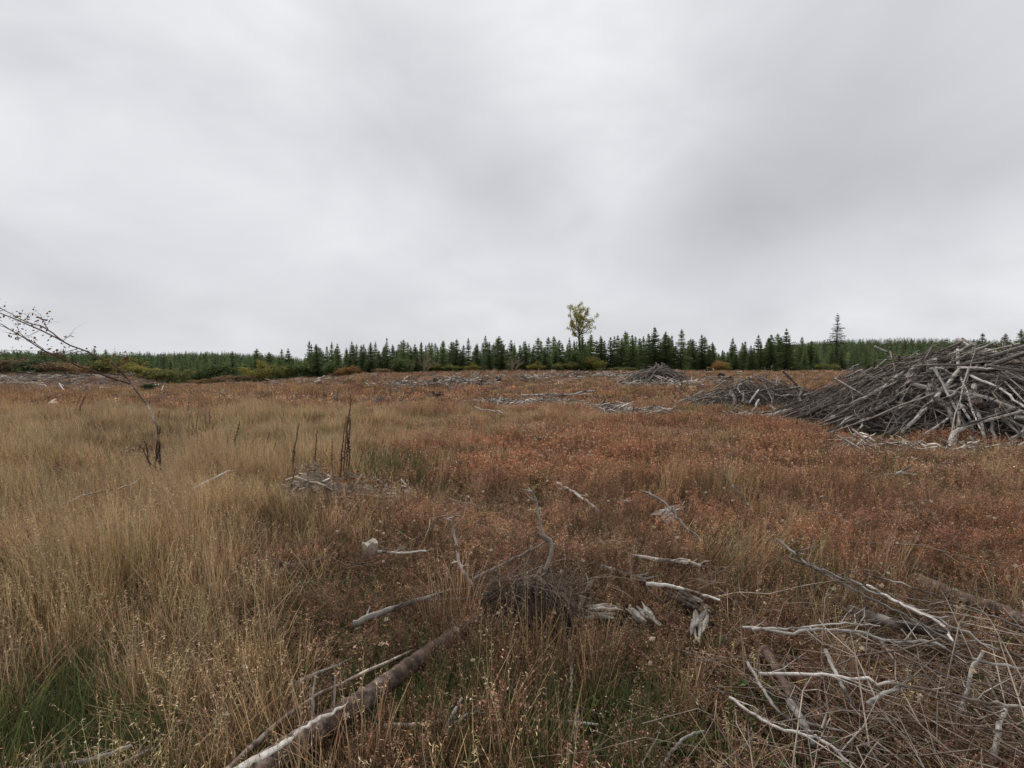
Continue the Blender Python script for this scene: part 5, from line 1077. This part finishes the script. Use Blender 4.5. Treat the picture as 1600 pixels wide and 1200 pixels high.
def cover(band, d0, d1, n, power, sets, seed, umax):
    q = np.random.default_rng(seed); x, y = sample_points(q, n, d0, d1, power, umax); W, px, py, nn, n2 = zone(x, y)
    cls = (W.cumsum(-1) < q.random(n)[:, None]).sum(-1); cls = np.minimum(cls, 4); near = y < 11
    ok = clear_of(x, y, .0) if d0 < 60 else np.ones(n, bool)
    for c, (nm, pr, mat, s0, s1, lab, cat) in enumerate(sets):
        m = (cls == c) & ok
        if m.sum() == 0: continue
        dm = .75 + 1.3 * fbm(x * 1.0 + 40 * c, y * 1.0, 2) if d0 < 15 else .85 + .9 * fbm(x * .4 + 40 * c, y * .4, 2)
        m &= q.random(n) < np.clip(dm, .28, 1)
        X, Y = x[m], y[m]; k = m.sum(); t = 1.08 * q.uniform(.55, 1.45, (k, 1)) * (1 + q.normal(0, .05, (k, 3))); hv = .88 + .75 * np.clip(fbm(X * .8 + 50, Y * .8, 2), -.6, .8)
        big = fbm(X * .22 + 11, Y * .22 + 5, 3)[:, None]
        if c == 0:
            t = t * (1 + .18 * big); g_ = np.clip(fbm(X * .3 + 90, Y * .3, 2) * 1.6, 0, 1)[:, None]; t = t * (1 + g_ * (np.array([.95, .97, .88]) - 1)); t = t * np.where(Y[:, None] > 19, np.array([[.86, .74, .66]]), 1.0); hv = hv * np.clip(np.where(px[m] < 560, 1.0, .8), 0, 2) * np.interp(py[m], [640, 700, 1000, 1200], [.95, .95, 1.05, .95])
            edge = np.clip(n2[m] * 1.5, 0, .6); hv = hv * (1 - .4 * edge)
        elif c == 3: hv = hv * np.where((px[m] < 260) & (Y < 4), 2.1, 1.35)
        elif c == 1:
            t = t * (1 + .18 * big) * (1 + .12 * np.clip(fbm(X * .5 + 33, Y * .5, 2), -1, 1)[:, None] * np.array([1, -.3, -.6])); l_ = np.clip(fbm(X * .13 + 60, Y * .13 + 8, 2) * 2, 0, 1)[:, None]; t = t * (1 + l_ * np.array([.10, .28, .35])); nr = np.clip((4.2 - Y) / 1.5, 0, 1)[:, None]; t = t * (1 - nr * np.array([.34, .26, .20]))
        lz = .5 * np.clip(np.abs(fbm(X * .45 + 70, Y * .45 + 13, 2)) * 3 - .5, 0, 1.3) * (c == 0) + .06; la = 2.5 * fbm(X * .2 + 21, Y * .2 + 40, 2) + q.normal(0, .5, k); rot = np.stack([q.normal(0, .1, k) + lz * np.cos(la), q.normal(0, .1, k) + lz * np.sin(la), np.zeros(k)], -1); s = q.uniform(s0, s1, k)
        scatter(nm, pr, mat, np.stack([X, Y, terrain(X, Y)], -1), rot, np.stack([s, s, s * hv], -1), q.integers(0, len(pr), k), t, lab % band, cat)
B = 'in the %s'
cover('foreground', 1.2, 7.0, 31000, .9, [
    ('dry_grass', NEAR_STRAW, M_TAN, .75, 1.25, 'tall straw-coloured dry grass in the %s', 'dry grass'), ('rusty_weeds', NEAR_RUST, M_RUST, .8, 1.3, 'rust-brown dead weeds in the %s', 'weeds'),
    ('dark_weeds', NEAR_DARK, M_RUST, .7, 1.2, 'dark brown dead weeds in the %s', 'weeds'), ('green_grass', NEAR_GREEN, M_GREEN, .7, 1.4, 'green grass growing in the %s', 'grass'), ('low_litter_weeds', GRND, M_RUST, .8, 1.4, 'low brown litter weeds in the %s', 'weeds')], 61, 1.35)
cover('middle ground', 6.5, 20, 44000, 1.0, [
    ('dry_grass', MID_STRAW, M_TAN, .75, 1.25, 'tall straw-coloured dry grass in the %s', 'dry grass'), ('rusty_weeds', MID_RUST, M_RUST, .8, 1.25, 'rust-brown dead weeds in the %s', 'weeds'),
    ('dark_weeds', MID_DARK, M_RUST, .7, 1.15, 'dark brown dead weeds in the %s', 'weeds'), ('green_grass', NEAR_GREEN, M_GREEN, 1.2, 2.2, 'green grass growing in the %s', 'grass'), ('low_litter_weeds', GRND, M_RUST, 1.2, 2, 'low brown litter weeds in the %s', 'weeds')], 62, 1.30)
cover('far field', 19, 84, 38000, .9, [
    ('dry_grass', FAR_STRAW, M_TAN, .8, 1.3, 'straw-coloured dry grass in the %s', 'dry grass'), ('rusty_weeds', FAR_RUST, M_RUST, .8, 1.3, 'rust-brown dead weeds in the %s', 'weeds'),
    ('dark_weeds', FAR_DARK, M_RUST, .7, 1.2, 'dark brown dead weeds in the %s', 'weeds'), ('green_grass', FAR_GREEN, M_GREEN, .8, 1.3, 'green weeds growing in the %s', 'grass'), ('slash_litter', FAR_SLASH, M_RUST, .8, 1.4, 'grey-brown logging litter in the %s', 'litter')], 63, 1.28)
# mat of low weeds and green leaves under everything near by
q = np.random.default_rng(64); x, y = sample_points(q, 13000, 1.2, 6, .8, 1.35); ok = clear_of(x, y); x, y = x[ok], y[ok]
place_stuff('ground_litter', GRND, M_RUST, x, y, q, .7, 1.4, q.uniform(.6, 1.3, (len(x), 1)) * np.array([1, 1.0, .95]), 'mat of dead brown litter on the ground close by', 'litter', hs=.8)
x, y = sample_points(q, 2600, 1.4, 5, .8, 1.3); W, px, py, *_ = zone(x, y); ok = clear_of(x, y) & (q.random(len(x)) < np.clip(W[:, 3] * 2.2 + .10, 0, 1)); x, y = x[ok], y[ok]
place_stuff('broadleaf_plants', BROAD, M_GREEN, x, y, q, .6, 1.3, q.uniform(.6, 1.3, (len(x), 1)) * np.ones((1, 3)), 'small green broad-leaved plants low in the foreground', 'ground plants')
# pale dry flower heads and leaves caught in the weeds
def flower(q):
    g = Geo(); n = 26; d = q.normal(0, 1, (n, 3)); d[:, 2] = np.abs(d[:, 2]); d /= np.linalg.norm(d, axis=1)[:, None]; leaves(g, d * .004 + [0, 0, 0], .011, np.array([.62, .52, .38]) * q.uniform(.7, 1.15, (n, 1)), q, 2.2); blades(g, np.array([[0, 0, -.3]]), np.array([0.]), np.array([0.02]), .3, np.array([.0025]), np.array([.02]), 3, (.2, .13, .07)); return g
x, y = sample_points(q, 1500, 1.8, 12, 1.0, 1.2); W, *_ = zone(x, y); ok = clear_of(x, y) & (q.random(len(x)) < W[:, 1] + W[:, 2]); x, y = x[ok], y[ok]
place_stuff('pale_seed_heads', protos(flower, 4, 1500), M_PALE, x, y, q, .6, 1.5, np.ones((len(x), 3)) * q.uniform(.7, 1.2, (len(x), 1)), 'scattered pale dry flower heads among the weeds', 'seed heads', z=.30)
x, y = sample_points(q, 420, 7, 12, 1.0, .3); x = x + .07 * y; px_ = 800 + F * x / y; ok = np.abs(px_ - 875) < 60; x, y = x[ok], y[ok]
place_stuff('white_seed_heads', protos(flower, 3, 1520), M_PALE, x, y, q, 1.2, 2.0, np.ones((len(x), 3)) * 1.15, 'patch of small white seed heads in the rusty weeds above centre', 'seed heads', z=.32)
# loose dead twigs and stems everywhere in the foreground
x, y = sample_points(q, 250, 1.5, 9, 1.0, 1.3); W, *_ = zone(x, y); ok = clear_of(x, y) & (q.random(len(x)) < .35 + W[:, 2]); x, y = x[ok], y[ok]
place_stuff('loose_twigs', [tuft_twig(np.random.default_rng(870 + k), 4, .26, (1.5, 1.35, 1.2)) for k in range(6)], M_TWIG, x, y, q, .6, 1.3, q.uniform(.5, 1.5, (len(x), 1)) * np.ones((1, 3)), 'loose thin dead twigs lying in the weeds', 'twigs', tilt=.2, z=.12)
